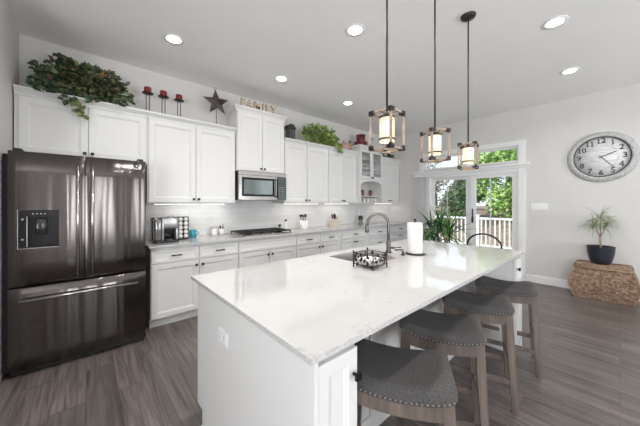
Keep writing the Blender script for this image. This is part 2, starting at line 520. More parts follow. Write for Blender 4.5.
# ------------------------------------------------------------------ mesh helpers
class MB:
    """collects shapes; each face keeps the index of the material current when it was added"""

    def __init__(self, tf=None):
        self.v, self.f, self.m, self.s = [], [], [], []
        self.mi = 0
        self.tf = tf
        self.smooth = False

    def add(self, vs, fs, smooth=None, tf=None):
        b = len(self.v)
        for p in vs:
            p = Vector(p)
            if tf is not None:
                p = tf @ p
            if self.tf is not None:
                p = self.tf @ p
            self.v.append(p)
        for f in fs:
            self.f.append([b + i for i in f])
            self.m.append(self.mi)
            self.s.append(self.smooth if smooth is None else smooth)
        return self

    def box(self, x0, x1, y0, y1, z0, z1, tf=None):
        vs = [(x0, y0, z0), (x1, y0, z0), (x1, y1, z0), (x0, y1, z0), (x0, y0, z1), (x1, y0, z1), (x1, y1, z1), (x0, y1, z1)]
        fs = [(0, 3, 2, 1), (4, 5, 6, 7), (0, 1, 5, 4), (1, 2, 6, 5), (2, 3, 7, 6), (3, 0, 4, 7)]
        return self.add(vs, fs, False, tf)

    def bbox(self, x0, x1, y0, y1, z0, z1, r=0.004, seg=2, tf=None):
        bm = bmesh.new()
        bmesh.ops.create_cube(bm, size=1)
        for v in bm.verts:
            v.co = Vector(((x0 + x1) / 2 + v.co.x * (x1 - x0), (y0 + y1) / 2 + v.co.y * (y1 - y0), (z0 + z1) / 2 + v.co.z * (z1 - z0)))
        bmesh.ops.bevel(bm, geom=bm.edges[:], offset=r, segments=seg, profile=0.5, affect='EDGES')
        bm.verts.index_update()
        self.add([v.co.copy() for v in bm.verts], [[v.index for v in f.verts] for f in bm.faces], seg > 1, tf)
        bm.free()
        return self

    def lathe(self, prof, cx=0, cy=0, seg=24, axis='Z', sx=1, sy=1, tf=None, smooth=True, z0=0, caps=True):
        vs, fs = [], []
        n = len(prof)
        for (r, z) in prof:
            for k in range(seg):
                a = 2 * PI * k / seg
                p = (r * math.cos(a) * sx, r * math.sin(a) * sy, z)
                if axis == 'X':
                    p = (p[2], p[0], p[1])
                elif axis == 'Y':
                    p = (p[1], p[2], p[0])
                vs.append((p[0] + cx, p[1] + cy, p[2] + z0))
        for i in range(n - 1):
            for k in range(seg):
                k2 = (k + 1) % seg
                fs.append((i * seg + k, i * seg + k2, (i + 1) * seg + k2, (i + 1) * seg + k))
        if caps and prof[0][0] > 1e-5:
            fs.append(tuple(reversed(range(seg))))
        if caps and prof[-1][0] > 1e-5:
            fs.append(tuple((n - 1) * seg + k for k in range(seg)))
        return self.add(vs, fs, smooth, tf)

    def cyl(self, p0, p1, r, r2=None, seg=12, smooth=True):
        return self.tube([p0, p1], [r, r if r2 is None else r2], seg, smooth)

    def tube(self, pts, rad, seg=8, smooth=True, closed=False):
        pts = [Vector(p) for p in pts]
        if not isinstance(rad, (list, tuple)):
            rad = [rad] * len(pts)
        vs, fs = [], []
        n = len(pts)
        prev = None
        for i, p in enumerate(pts):
            if closed:
                t = pts[(i + 1) % n] - pts[(i - 1) % n]
            else:
                t = pts[min(i + 1, n - 1)] - pts[max(i - 1, 0)]
            t = t.normalized() if t.length > 1e-9 else Vector((0, 0, 1))
            if prev is None:
                u = t.orthogonal().normalized()
            else:
                u = prev - t * prev.dot(t)
                u = u.normalized() if u.length > 1e-6 else t.orthogonal().normalized()
            prev = u
            w = t.cross(u)
            for k in range(seg):
                a = 2 * PI * k / seg
                vs.append(p + (u * math.cos(a) + w * math.sin(a)) * rad[i])
        rng = n if closed else n - 1
        for i in range(rng):
            j = (i + 1) % n
            for k in range(seg):
                k2 = (k + 1) % seg
                fs.append((i * seg + k, i * seg + k2, j * seg + k2, j * seg + k))
        if not closed:
            fs.append(tuple(reversed(range(seg))))
            fs.append(tuple((n - 1) * seg + k for k in range(seg)))
        return self.add(vs, fs, smooth)

    def bar(self, p0, p1, w, d, up=(0, 0, 1)):
        """square bar from p0 to p1"""
        p0, p1 = Vector(p0), Vector(p1)
        t = (p1 - p0).normalized()
        u = Vector(up)
        u = (u - t * u.dot(t))
        u = u.normalized() if u.length > 1e-4 else t.orthogonal().normalized()
        s = t.cross(u)
        vs = []
        for p in (p0, p1):
            for a, b in ((-1, -1), (1, -1), (1, 1), (-1, 1)):
                vs.append(p + s * a * w / 2 + u * b * d / 2)
        return self.add(vs, [(3, 2, 1, 0), (4, 5, 6, 7), (0, 1, 5, 4), (1, 2, 6, 5), (2, 3, 7, 6), (3, 0, 4, 7)], False)

    def prism(self, poly, lo, hi, plane='XZ'):
        """poly in 2D extruded; XZ -> along Y, YZ -> along X, XY -> along Z"""
        def P(a, b, c):
            return {'XZ': (a, c, b), 'YZ': (c, a, b), 'XY': (a, b, c)}[plane]
        n = len(poly)
        vs = [P(a, b, lo) for a, b in poly] + [P(a, b, hi) for a, b in poly]
        fs = [tuple(range(n)), tuple(reversed(range(n, 2 * n)))] + [(i, i + n, (i + 1) % n + n, (i + 1) % n) for i in range(n)]
        return self.add(vs, fs, False)

    def leaf(self, p, d, length, width, up=Vector((0, 0, 1)), bend=0.0, shape='oval'):
        d = d.normalized()
        s = d.cross(up)
        s = s.normalized() if s.length > 1e-3 else d.orthogonal().normalized()
        n = s.cross(d)
        if shape == 'lobed':
            pr = [(0, 0), (0.12, 0.42), (0.38, 0.30), (0.5, 0.5), (0.72, 0.24), (1.0, 0.0)]
        elif shape == 'quad':
            pr = [(0, 0), (0.45, 0.5), (1.0, 0.0)]
        else:
            pr = [(0, 0), (0.25, 0.42), (0.6, 0.45), (1.0, 0.0)]
        pts = []
        for a, b in pr:
            pts.append(p + d * a * length + s * b * width - n * bend * length * a * a)
        for a, b in reversed(pr[1:-1]):
            pts.append(p + d * a * length - s * b * width - n * bend * length * a * a)
        mid = len(pr) - 1
        fs = []
        m = len(pts)
        # two halves meeting at the midrib
        fs.append(tuple(range(0, mid + 1)))
        fs.append((0,) + tuple(range(mid, m)))
        for i in range(1, mid):
            pts[i] = pts[i] + n * width * 0.12
            pts[m - i] = pts[m - i] + n * width * 0.12
        return self.add(pts, fs, False)

    def blade(self, p, d, length, width, droop, seg=6):
        """long arching strap leaf"""
        d = d.normalized()
        h = Vector((d.x, d.y, 0))
        h = h.normalized() if h.length > 1e-3 else Vector((1, 0, 0))
        s = h.cross(Vector((0, 0, 1)))
        vs, fs = [], []
        q = Vector(p)
        dd = d.copy()
        for i in range(seg + 1):
            t = i / seg
            w = width * (0.55 + 0.9 * t) if t < 0.4 else width * (1 - ((t - 0.4) / 0.6) ** 1.6)
            w = max(w, 0.0006)
            nn = s.cross(dd)
            vs += [q + s * w / 2 + nn * w * 0.15, q - nn * w * 0.1, q - s * w / 2 + nn * w * 0.15]
            dd = (dd + Vector((0, 0, -1)) * droop / seg).normalized()
            q = q + dd * length / seg
        for i in range(seg):
            a = i * 3
            fs += [(a, a + 1, a + 4, a + 3), (a + 1, a + 2, a + 5, a + 4)]
        return self.add(vs, fs, True)

    def text(self, s, size, tf, depth=0.002, offset=0.0):
        cu = bpy.data.curves.new('t', 'FONT')
        cu.body = s
        cu.size = size
        cu.extrude = depth
        cu.offset = offset
        cu.align_x = 'CENTER'
        cu.align_y = 'CENTER'
        cu.resolution_u = 3
        ob = bpy.data.objects.new('t', cu)
        COL.objects.link(ob)
        bpy.context.view_layer.update()
        me = ob.evaluated_get(bpy.context.evaluated_depsgraph_get()).to_mesh()
        self.add([v.co.copy() for v in me.vertices], [tuple(p.vertices) for p in me.polygons], False, tf)
        bpy.data.objects.remove(ob)
        bpy.data.curves.remove(cu)
        return self

    def build(self, name, mats, parent=None, world=False):
        me = bpy.data.meshes.new(name)
        if not isinstance(mats, (list, tuple)):
            mats = [mats]
        vs = self.v
        if world and parent is not None:
            inv = world_mat(parent).inverted()
            vs = [inv @ v for v in vs]
        me.from_pydata([tuple(v) for v in vs], [], self.f)
        for mm_ in mats:
            me.materials.append(M[mm_] if isinstance(mm_, str) else mm_)
        me.polygons.foreach_set('material_index', self.m)
        me.polygons.foreach_set('use_smooth', self.s)
        me.update()
        ob = bpy.data.objects.new(name, me)
        COL.objects.link(ob)
        if parent is not None:
            ob.parent = parent
        return ob


def world_mat(o):
    m = Matrix.LocRotScale(o.location, o.rotation_euler, o.scale)
    return (world_mat(o.parent) @ m) if o.parent else m


def tag(o, label=None, cat=None, group=None, kind=None):
    if label:
        o['label'] = label
    if cat:
        o['category'] = cat
    if group:
        o['group'] = group
    if kind:
        o['kind'] = kind
    return o


def thing(name, label, cat, loc=(0, 0, 0), rz=0.0, group=None):
    o = bpy.data.objects.new(name, None)
    o.empty_display_size = 0.1
    o.location = loc
    o.rotation_euler = (0, 0, rz)
    COL.objects.link(o)
    return tag(o, label, cat, group)


def single(mb, name, mats, label, cat, loc, rz=0.0, group=None):
    """a thing that is one mesh; the shapes are given about its base"""
    o = mb.build(name, mats)
    o.location = loc
    o.rotation_euler = (0, 0, rz)
    return tag(o, label, cat, group)


def struct(mb, name, mats, parent=None):
    o = mb.build(name, mats, parent, world=True)
    if parent is None:
        o['kind'] = 'structure'
    return o


def dup(o, loc=None, rz=None, label=None, parent=None):
    kids = list(o.children)
    c = o.copy()
    COL.objects.link(c)
    c.parent = parent
    if loc is not None:
        c.location = loc
    if rz is not None:
        c.rotation_euler = (0, 0, rz)
    if label:
        c['label'] = label
    for k in kids:
        dup(k, parent=c)
    return c


# ------------------------------------------------------------------ room shell
H = 3.05
XR, YB = 5.81, 3.94
XW, YF = -2.60, -4.0
struct(MB().box(XW - .12, XR + .14, YF - .12, YB + .12, -0.12, 0), 'floor', 'floor')
struct(MB().box(XW - .12, XR + .14, YF - .12, YB + .12, H, H + .12), 'ceiling', 'ceiling')
struct(MB().box(-0.615, XR + .14, YB, YB + .12, 0, H), 'wall_back', 'wall')
struct(MB().box(-0.615, -0.495, 2.75, YB, 0, H), 'wall_left', 'wall')
struct(MB().box(XW, -0.615, 2.75, 2.87, 0, H), 'wall_pantry', 'wall')
struct(MB().box(XW - .12, XW, YF, -2.7, 0, H).box(XW - .12, XW, -.3, 2.87, 0, H).box(XW - .12, XW, -2.7, -.3, 0, .28).box(XW - .12, XW, -2.7, -.3, 2.45, H), 'wall_west', 'wall')
w = MB()
w.box(XW - .02, XW + .02, -2.78, -2.7, .2, 2.53).box(XW - .02, XW + .02, -.3, -.22, .2, 2.53).box(XW - .02, XW + .02, -2.7, -.3, 2.45, 2.53)
w.box(XW - .02, XW + .05, -2.8, -.2, .2, .28).box(XW - .03, XW + .035, -1.53, -1.47, .28, 2.45)
struct(w, 'window_4', 'trim')  # unseen opening, added so that light comes in from the west
# front wall (behind the camera) with three tall windows
fw = MB()
xs = [XW - .12, 0, .40, 2.4, 4.8, XR + .14]
for i in range(0, len(xs), 2):
    fw.box(xs[i], xs[i + 1], YF - .12, YF, 0, H)
for i in range(1, len(xs) - 1, 2):
    fw.box(xs[i], xs[i + 1], YF - .12, YF, 2.45, H)
    fw.box(xs[i], xs[i + 1], YF - .12, YF, 0, 0.28)
struct(fw, 'wall_front', 'wall')
for n_, (a, b) in enumerate(((0, .40), (2.4, 4.8))):
    w = MB()
    w.box(a - .08, a, YF - .02, YF + .02, 0.2, 2.53).box(b, b + .08, YF - .02, YF + .02, 0.2, 2.53)
    w.box(a, b, YF - .02, YF + .02, 2.45, 2.53).box(a - .1, b + .1, YF - .02, YF + .05, 0.2, 0.28)
    c_ = (a + b) / 2
    w.box(c_ - .03, c_ + .03, YF - .03, YF + .035, 0.28, 2.45)
    struct(w, 'window_%d' % (n_ + 2), 'trim')

# right wall with the glazed door and transom openings
DY0, DY1, DZ = 1.20, 3.19, 2.05
TZ0, TZ1 = 2.12, 2.40
rw = MB()
rw.box(XR, XR + .14, YF, DY0, 0, H)
rw.box(XR, XR + .14, DY1, YB, 0, H)
rw.box(XR, XR + .14, DY0, DY1, DZ, TZ0)
rw.box(XR, XR + .14, DY0, DY1, TZ1, H)
rw.box(XR, XR + .14, 2.98, DY1, TZ0, TZ1)
struct(rw, 'wall_right', 'wall')

# trims round the door and the transom
t = MB()
t.bbox(XR - .022, XR, 1.10, 1.205, 0, 2.04, .003, 1)
t.bbox(XR - .022, XR, 1.10, 1.205, 2.085, 2.50, .003, 1)
t.bbox(XR - .022, XR, 2.98, 3.08, 2.085, 2.50, .003, 1)
t.bbox(XR - .022, XR, 1.205, 2.98, 2.405, 2.50, .003, 1)
struct(t, 'trim_1', 'trim')
t = MB()
t.bbox(XR - .06, XR, 1.04, 3.22, 2.04, 2.085, .006, 1)
t.bbox(XR - .035, XR, 1.06, 3.20, 2.0, 2.04, .003, 1)
struct(t, 'trim_2', 'trim')
t = MB()
t.bbox(XR - .016, XR, YF + .005, 1.098, 0, 0.13, .004, 1)
struct(t, 'baseboard_right', 'trim')

# transom
w = MB()
for a, b in ((1.205, 2.06), (2.10, 2.98)):
    w.box(XR + .03, XR + .08, a, b, TZ0, TZ0 + .03).box(XR + .03, XR + .08, a, b, TZ1 - .03, TZ1)
    w.box(XR + .03, XR + .08, a, a + .03, TZ0 + .03, TZ1 - .03).box(XR + .03, XR + .08, b - .03, b, TZ0 + .03, TZ1 - .03)
w.box(XR + .0, XR + .12, 2.06, 2.10, TZ0, TZ1)
wo = struct(w, 'window_1', 'trim')
struct(MB().box(XR + .05, XR + .055, 1.236, 2.029, TZ0 + .031, TZ1 - .031).box(XR + .05, XR + .055, 2.131, 2.949, TZ0 + .031, TZ1 - .031), 'glass_pane', 'pane', wo)

# sliding door
w = MB()
w.box(XR, XR + .12, DY0, 1.235, 0.0, DZ)
w.box(XR, XR + .12, 2.845, 2.90, 0.0, DZ)
w.box(XR, XR + .12, 1.235, 2.845, 1.93, DZ)
w.box(XR, XR + .12, 1.235, 2.845, 0.0, 0.035)
w.box(XR, XR + .12, 2.90, 3.18, 0.0, DZ)
do = struct(w, 'door_1', 'trim')
for (a, b, gx) in ((2.01, 2.845, .075), (1.235, 2.01, .03)):
    s = MB()
    x0, x1 = XR + gx, XR + gx + .035
    sa, sb = (.10, .07) if a > 2 else (.07, .10)
    s.box(x0, x1, a, a + sa, .036, 1.929).box(x0, x1, b - sb, b, .036, 1.929)
    s.box(x0, x1, a + sa, b - sb, 1.865, 1.929).box(x0, x1, a + sa, b - sb, .036, .14)
    so = struct(s, 'sliding_panel', 'trim', do)
    struct(MB().box(x0 + .014, x0 + .02, a + sa + .001, b - sb - .001, .141, 1.864), 'glass_pane', 'pane', so)
    mid = 2.49 if a > 2 else 1.65
    struct(MB().box(x0 + .005, x0 + .013, mid - .007, mid + .007, .141, 1.864), 'muntin', 'blind', so)
s = MB()
s.bbox(XR + .008, XR + .028, 1.955, 1.975, 1.02, 1.26, .004, 2)
s.bbox(XR + .002, XR + .029, 1.948, 1.982, 0.98, 1.10, .004, 2)
struct(s, 'door_handle', 'black', do)

# stacked blinds beside the door
vb = thing('vertical_blinds', 'pale vertical blinds drawn aside in a stack left of the sliding glass door', 'blinds', (XR - .05, 3.0, 0))
MB().box(XR - .058, XR - .02, 2.87, 3.19, 1.965, 1.998).build('headrail', 'trim', vb, True)
s = MB()
for i in range(9):
    y = 2.885 + i * .034
    s.box(XR - .04, XR - .036, y, y + .037, .04, 1.964, tf=None)
    s.box(XR - .05, XR - .041, y + .004, y + .008, .04, 1.964)
s.build('vanes', 'blind', vb, True)

# backsplash tiles
t = MB()
t.box(.46, XR - .002, YB - .010, YB - .0005, .9145, 1.372)
t.box(1.60, 2.40, YB - .010, YB - .0005, 1.372, 1.42)
t.mi = 1
t.box(XR - .010, XR - .0005, 3.30, YB - .011, .9145, 1.372)
struct(t, 'trim_3', ['tile_x', 'tile_y'])

# ------------------------------------------------------------------ ceiling lights
def recessed(loc, label, first=None):
    if first:
        c = dup(first, loc=loc, label=label)
        for k in c.children:
            if k.type == 'LIGHT' and (loc[1] < 2):
                k.data = k.data.copy()
                k.data.energy = 15.0 if loc[1] > 1 else 6.5
        return c
    r = thing('recessed_light', label, 'ceiling light', loc, 0, 'recessed ceiling lights')
    MB().lathe([(.066, -.004), (.095, -.006), (.098, -.001), (.098, -.0005), (.066, -.0005), (.066, -.004)], seg=32, caps=False).build('trim_ring', 'trim', r)
    MB().lathe([(0, -.0075), (.060, -.0075), (.064, -.0045), (.064, -.0015), (0, -.0015)], seg=32).build('lens', 'bulb', r)
    add_light('downlight', 'AREA', (0, 0, -.012), 1.9, (1.0, 0.975, 0.94), size=.13, shape='DISK', parent=r, spread=math.radians(150))
    return r


r0 = recessed((.674, 3.02, H), 'recessed ceiling light at the far left, above the red candles')
for loc, lab in (((1.975, 3.02, H), 'small recessed ceiling light above the star and the wooden letters'),
                 ((3.29, 3.02, H), 'small recessed ceiling light above the leafy green plant by the wall'),
                 ((1.955, 1.70, H), 'recessed ceiling light left of the nearest pendant rod'),
                 ((3.26, .40, H), 'large recessed ceiling light at the upper right, the nearer of two'),
                 ((4.60, .42, H), 'recessed ceiling light at the right, above the wall clock'),
                 ((1.955, .40, H), 'recessed ceiling light straight above the two middle stools'),
                 ((.65, .40, H), 'recessed ceiling light in front of the near island end'),
                 ((.65, 1.70, H), 'unseen ceiling light added to brighten the walkway before the fridge')):  # last one is out of view, added as fill for the aisle
    recessed(loc, lab, r0)

# ------------------------------------------------------------------ cabinet parts
def door_mb(x0, x1, z0, z1, y, frame=.055, th=.020, mb=None):
    """framed panel door facing -Y, front face at y"""
    mb = mb or MB()
    def ring(i, yy):
        return [(x0 + i, yy, z0 + i), (x1 - i, yy, z0 + i), (x1 - i, yy, z1 - i), (x0 + i, yy, z1 - i)]
    fr = min(frame, (z1 - z0) * .28, (x1 - x0) * .3)
    rings = [ring(0, y + th), ring(0, y + .002), ring(.002, y), ring(fr, y), ring(fr + .004, y + .004), ring(fr + .012, y + .005), ring(fr + .016, y + .010)]
    vs = [p for r in rings for p in r]
    fs = []
    for i in range(len(rings) - 1):
        for k in range(4):
            k2 = (k + 1) % 4
            fs.append((i * 4 + k, i * 4 + k2, (i + 1) * 4 + k2, (i + 1) * 4 + k))
    n = (len(rings) - 1) * 4
    fs.append((n, n + 1, n + 2, n + 3))
    fs.append((3, 2, 1, 0))
    return mb.add(vs, fs, False)


def knob(x, z, y, parent):
    s = MB()
    s.cyl((x, y - .0005, z), (x, y - .016, z), .006, seg=8)
    s.bbox(x - .014, x + .014, y - .030, y - .016, z - .014, z + .014, .003, 1)
    return s.build('knob', 'black', parent, True)


def pull(x, z, y, parent, ln=.11):
    s = MB()
    for d in (-.4, .4):
        s.box(x + d * ln - .005, x + d * ln + .005, y - .025, y - .0005, z - .005, z + .005)
    s.bbox(x - ln / 2, x + ln / 2, y - .034, y - .024, z - .007, z + .007, .003, 1)
    return s.build('pull', 'black', parent, True)


def crown(mb, x0, x1, yf, yb, z, left=False, right=False, h=.075, out=.045):
    """crown moulding: bottom at z, front at yf, profile flares towards -Y and the open ends"""
    pr = [(0, 0), (.008, 0), (.012, .02), (.026, .04), (.036, .052), (.040, .056), (.040, h), (0, h)]
    pr = [(o * out / .040, zz) for o, zz in pr]
    xl = [x0 - (o if left else 0) for o, _ in pr]
    xr = [x1 + (o if right else 0) for o, _ in pr]
    n = len(pr)
    vs = [(xl[i], yf - pr[i][0], z + pr[i][1]) for i in range(n)] + [(xr[i], yf - pr[i][0], z + pr[i][1]) for i in range(n)]
    vs += [(xl[i], yb, z + pr[i][1]) for i in range(n)] + [(xr[i], yb, z + pr[i][1]) for i in range(n)]
    fs = []
    for i in range(n):
        j = (i + 1) % n
        fs.append((i, i + n, j + n, j))
        if i != n - 1:
            fs.append((i + 2 * n, i, j, j + 2 * n))
            fs.append((i + n, i + 3 * n, j + 3 * n, j + n))
    fs.append((n - 1, 2 * n - 1, 4 * n - 1, 3 * n - 1))
    mb.add(vs, fs, False)


def upper(label, x0, x1, z0, z1, doors, yf=3.59, crown_z=None, knobs='center', sides=(False, False), depth_back=YB - .0005, frame=.055):
    """upper cabinet; doors = list of (x0,x1,knob side)"""
    r = thing('upper_cabinet', label, 'cabinet', ((x0 + x1) / 2, YB - .17, z0), 0, 'white upper cabinets along the back wall')
    b = MB()
    b.box(x0, x1, yf + .0205, depth_back, z0, z1)
    b.build('body', 'cab', r, True)
    c = MB()
    crown(c, x0, x1, yf + .018, depth_back, z1 + .0005, *sides)
    c.build('crown_moulding', 'cab', r, True)
    for (a, d, side) in doors:
        dd = door_mb(a + .003, d - .003, z0 + .012, z1 - .004, yf, frame).build('door', 'cab', r, True)
        if side == 'R':
            knob(d - .03, z0 + .05, yf, dd)
        elif side == 'L':
            knob(a + .03, z0 + .05, yf, dd)
        elif side == 'P':
            pull((a + d) / 2, z0 + .06, yf, dd)
    return r


upper('two-door white upper cabinet over the dark steel fridge', -.485, .528, 1.825, 2.355, [(-.46, .02, 'R'), (.02, .52, 'L')])
upper('tall two-door white upper cabinet above the coffee maker, below the tin star', .53, 1.583, 1.372, 2.355, [(.54, 1.055, 'R'), (1.055, 1.575, 'L')])
upper('raised two-door white upper cabinet above the microwave, topped with wooden letters', 1.595, 2.395, 1.835, 2.685, [(1.60, 1.995, 'R'), (1.995, 2.39, 'L')], yf=3.57, sides=(True, True))
upper('white upper cabinet below the dark lantern, right of the microwave', 2.407, 2.875, 1.372, 2.355, [(2.415, 2.87, 'R')])
upper('white upper cabinet below the leafy green plant', 2.877, 3.385, 1.372, 2.355, [(2.88, 3.38, 'L')])
upper('two-door white upper cabinet between the green plant cabinet and the glass-door cabinet', 3.387, 4.185, 1.372, 2.355, [(3.39, 3.775, 'R'), (3.775, 4.18, 'L')])
upper('white upper cabinet in the right corner beside the arched niche', 4.96, 5.80, 1.372, 2.355, [(4.965, 5.74, 'P')])

# glass door cabinet with arched open niche below
gx0, gx1, gy = 4.195, 4.945, 3.50
r = thing('glass_door_cabinet', 'raised white upper cabinet with two glass doors above an arched niche', 'cabinet', (4.57, 3.75, 1.372))
b = MB()
b.box(gx0, gx0 + .018, gy + .02, YB - .0005, 1.372, 2.49).box(gx1 - .018, gx1, gy + .02, YB - .0005, 1.372, 2.49)
b.box(gx0 + .018, gx1 - .018, YB - .015, YB - .0005, 1.372, 2.49)
for z in (1.372, 1.865, 2.472):
    b.box(gx0 + .018, gx1 - .018, gy + .02, YB - .016, z, z + .018)
b.build('body', 'cab', r, True)
c = MB()
crown(c, gx0, gx1, gy + .018, YB - .0005, 2.491, True, True)
c.build('crown_moulding', 'cab', r, True)
for z in (1.515, 2.10, 2.29):
    MB().box(gx0 + .0185, gx1 - .0185, gy + (.06 if z < 1.6 else .05), YB - .0165, z, z + .014).build('shelf', 'cab', r, True)
pts = [(gx0 + .001, 1.86), (gx0 + .001, 1.77), (gx0 + .04, 1.77)]
for i in range(13):
    a = PI - PI * i / 12
    pts.append(((gx0 + gx1) / 2 + .33 * math.cos(a), 1.772 + .06 * math.sin(a)))
pts += [(gx1 - .04, 1.77), (gx1 - .001, 1.77), (gx1 - .001, 1.86)]
v = MB()
n = len(pts)
v.add([(p[0], gy, p[1]) for p in pts] + [(p[0], gy + .0195, p[1]) for p in pts], [(i, (i + 1) % n, (i + 1) % n + n, i + n) for i in range(n)])
# faces of the valance as strips up to its straight top
top = [(p[0], 1.86) for p in pts]
for yy in (gy, gy + .0195):
    for i in range(2, n - 3):
        v.add([(pts[i][0], yy, pts[i][1]), (pts[i + 1][0], yy, pts[i + 1][1]), (pts[i + 1][0], yy, 1.86), (pts[i][0], yy, 1.86)], [(0, 1, 2, 3)])
    v.add([(pts[1][0], yy, pts[1][1]), (pts[2][0], yy, pts[2][1]), (pts[2][0], yy, 1.86), (pts[1][0], yy, 1.86)], [(0, 1, 2, 3)])
    v.add([(pts[-3][0], yy, pts[-3][1]), (pts[-2][0], yy, pts[-2][1]), (pts[-2][0], yy, 1.86), (pts[-3][0], yy, 1.86)], [(0, 1, 2, 3)])
v.box(gx0, gx0 + .02, gy, gy + .0195, 1.372, 1.77).box(gx1 - .02, gx1, gy, gy + .0195, 1.372, 1.77)
v.build('arched_valance', 'cab', r, True)
gm = (gx0 + gx1) / 2
for a, d, sd in ((gx0 + .003, gm - .002, 'R'), (gm + .002, gx1 - .003, 'L')):
    s = MB()
    z0, z1 = 1.88, 2.485
    s.bbox(a, a + .05, gy, gy + .0195, z0, z1, .002, 1).bbox(d - .05, d, gy, gy + .0195, z0, z1, .002, 1)
    s.box(a + .05, d - .05, gy, gy + .0195, z0, z0 + .055).box(a + .05, d - .05, gy, gy + .0195, z1 - .055, z1)
    so = s.build('door', 'cab', r, True)
    MB().box(a + .051, d - .051, gy + .008, gy + .012, z0 + .056, z1 - .056).build('glass_pane', 'pane', so, True)
    knob(d - .025 if sd == 'R' else a + .025, z0 + .03, gy, so)

# ------------------------------------------------------------------ base cabinets
BY = 3.33


def base(label, x0, x1, kind):
    r = thing('base_cabinet', label, 'cabinet', ((x0 + x1) / 2, 3.64, 0), 0, 'white base cabinets along the back wall')
    b = MB()
    b.box(x0, x1, BY + .0205, YB - .0005, .10, .893)
    b.box(x0, x1, 3.41, YB - .0005, 0, .0995)
    b.build('body', 'cab', r, True)
    m_ = (x0 + x1) / 2
    g = .006

    def drawer(a, d, z0, z1, pl=True):
        dr = door_mb(a + g, d - g, z0, z1, BY, .028).build('drawer', 'cab', r, True)
        if pl:
            pull((a + d) / 2, (z0 + z1) / 2, BY, dr)

    def door(a, d, side, z0=.115, z1=.70):
        dd = door_mb(a + g, d - g, z0, z1, BY, .05).build('door', 'cab', r, True)
        knob(d - .035 if side == 'R' else a + .035, z1 - .055, BY, dd)
    if kind == 'dd':
        drawer(x0, m_, .715, .86)
        drawer(m_, x1, .715, .86)
        door(x0, m_, 'R')
        door(m_, x1, 'L')
    elif kind == 'false':
        drawer(x0, x1, .715, .86, False)
        door(x0, m_, 'R')
        door(m_, x1, 'L')
    elif kind == 'one':
        drawer(x0, x1, .715, .86)
        door(x0, m_, 'R')
        door(m_, x1, 'L')
    elif kind == 'three':
        drawer(x0, x1, .70, .86)
        drawer(x0, x1, .42, .685)
        drawer(x0, x1, .115, .405)
    elif kind == 'four':
        drawer(x0, x1, .725, .86)
        drawer(x0, x1, .575, .71)
        drawer(x0, x1, .36, .56)
        drawer(x0, x1, .115, .345)
    return r


base('white base cabinet beside the fridge, below the coffee maker', .521, 1.509, 'dd')
base('white base cabinet below the gas cooktop with one wide false drawer front', 1.511, 2.449, 'false')
base('white base cabinet below the utensil crock with two drawers', 2.451, 3.449, 'dd')
base('white base cabinet with one wide drawer, left of the three-drawer stack', 3.451, 4.219, 'one')
base('white three-drawer base cabinet behind the faucet', 4.221, 4.979, 'three')
base('white four-drawer base cabinet at the right end by the corner', 4.981, 5.80, 'four')

s = MB()
s.box(.50, XR - .0005, 3.29, YB - .0005, .8935, .914)
f_edge = s.f
ct = s.build('countertop', ['quartz', 'quartz_edge'])
for p in ct.data.polygons:
    if abs(p.normal.z) < .5:
        p.material_index = 1
tag(ct, 'long white quartz countertop running along the back wall', 'countertop')

# ------------------------------------------------------------------ fridge
fr = thing('refrigerator', 'dark stainless french-door refrigerator with ice dispenser', 'refrigerator', (0, 3.5, 0))
b = MB()
b.bbox(-.490, .448, 3.195, 3.88, .03, 1.765, .004, 1)  # left side widened to blacken the shaded gap by the wall
b.box(-.44, .43, 3.22, 3.86, .0, .0299)
b.build('case', 'rubber', fr, True)
s = MB()
s.box(-.44, .435, 3.165, 3.194, .012, .05)
s.build('toe_grille', 'rubber', fr, True)


def curved_front(x0, x1, z0, z1, yf, yb, bulge, hole=None, xc=None, half=None):
    """door slab whose front bows towards -Y"""
    mb = MB()
    xs = [x0 + (x1 - x0) * i / 20 for i in range(21)]
    zs = [z0, z0 + .004] + [z0 + (z1 - z0) * i / 6 for i in range(1, 6)] + [z1 - .004, z1]
    if hole:
        xs = sorted(set(xs + [hole[0], hole[1]]))
        zs = sorted(set(zs + [hole[2], hole[3]]))
    c = (x0 + x1) / 2 if xc is None else xc
    h = (x1 - x0) / 2 if half is None else half

    def Y(x, z):
        t = (x - c) / h
        e = min(x - x0, x1 - x, z - z0, z1 - z)
        rnd_ = .006 * max(0, 1 - e / .006) ** 2 if e < .006 else 0
        return yf + bulge * t * t + rnd_
    nx, nz = len(xs), len(zs)
    vs = [(x, Y(x, z), z) for z in zs for x in xs]
    fs = []
    for j in range(nz - 1):
        for i in range(nx - 1):
            if hole and xs[i] >= hole[0] - 1e-6 and xs[i + 1] <= hole[1] + 1e-6 and zs[j] >= hole[2] - 1e-6 and zs[j + 1] <= hole[3] + 1e-6:
                continue
            fs.append((j * nx + i, j * nx + i + 1, (j + 1) * nx + i + 1, (j + 1) * nx + i))
    mb.add(vs, fs, True)
    # sides
    b = [(x, Y(x, z0), z0) for x in xs]
    t_ = [(x, Y(x, z1), z1) for x in xs]
    for row in (b, t_):
        vv = row + [(x, yb, row[0][2]) for x in xs]
        mb.add(vv, [(i, i + 1, i + 1 + nx, i + nx) for i in range(nx - 1)], False)
    for xe in (x0, x1):
        mb.add([(xe, Y(xe, z0), z0), (xe, Y(xe, z1), z1), (xe, yb, z1), (xe, yb, z0)], [(0, 1, 2, 3)], False)
    mb.add([(x0, yb, z0), (x1, yb, z0), (x1, yb, z1), (x0, yb, z1)], [(0, 1, 2, 3)], False)
    return mb


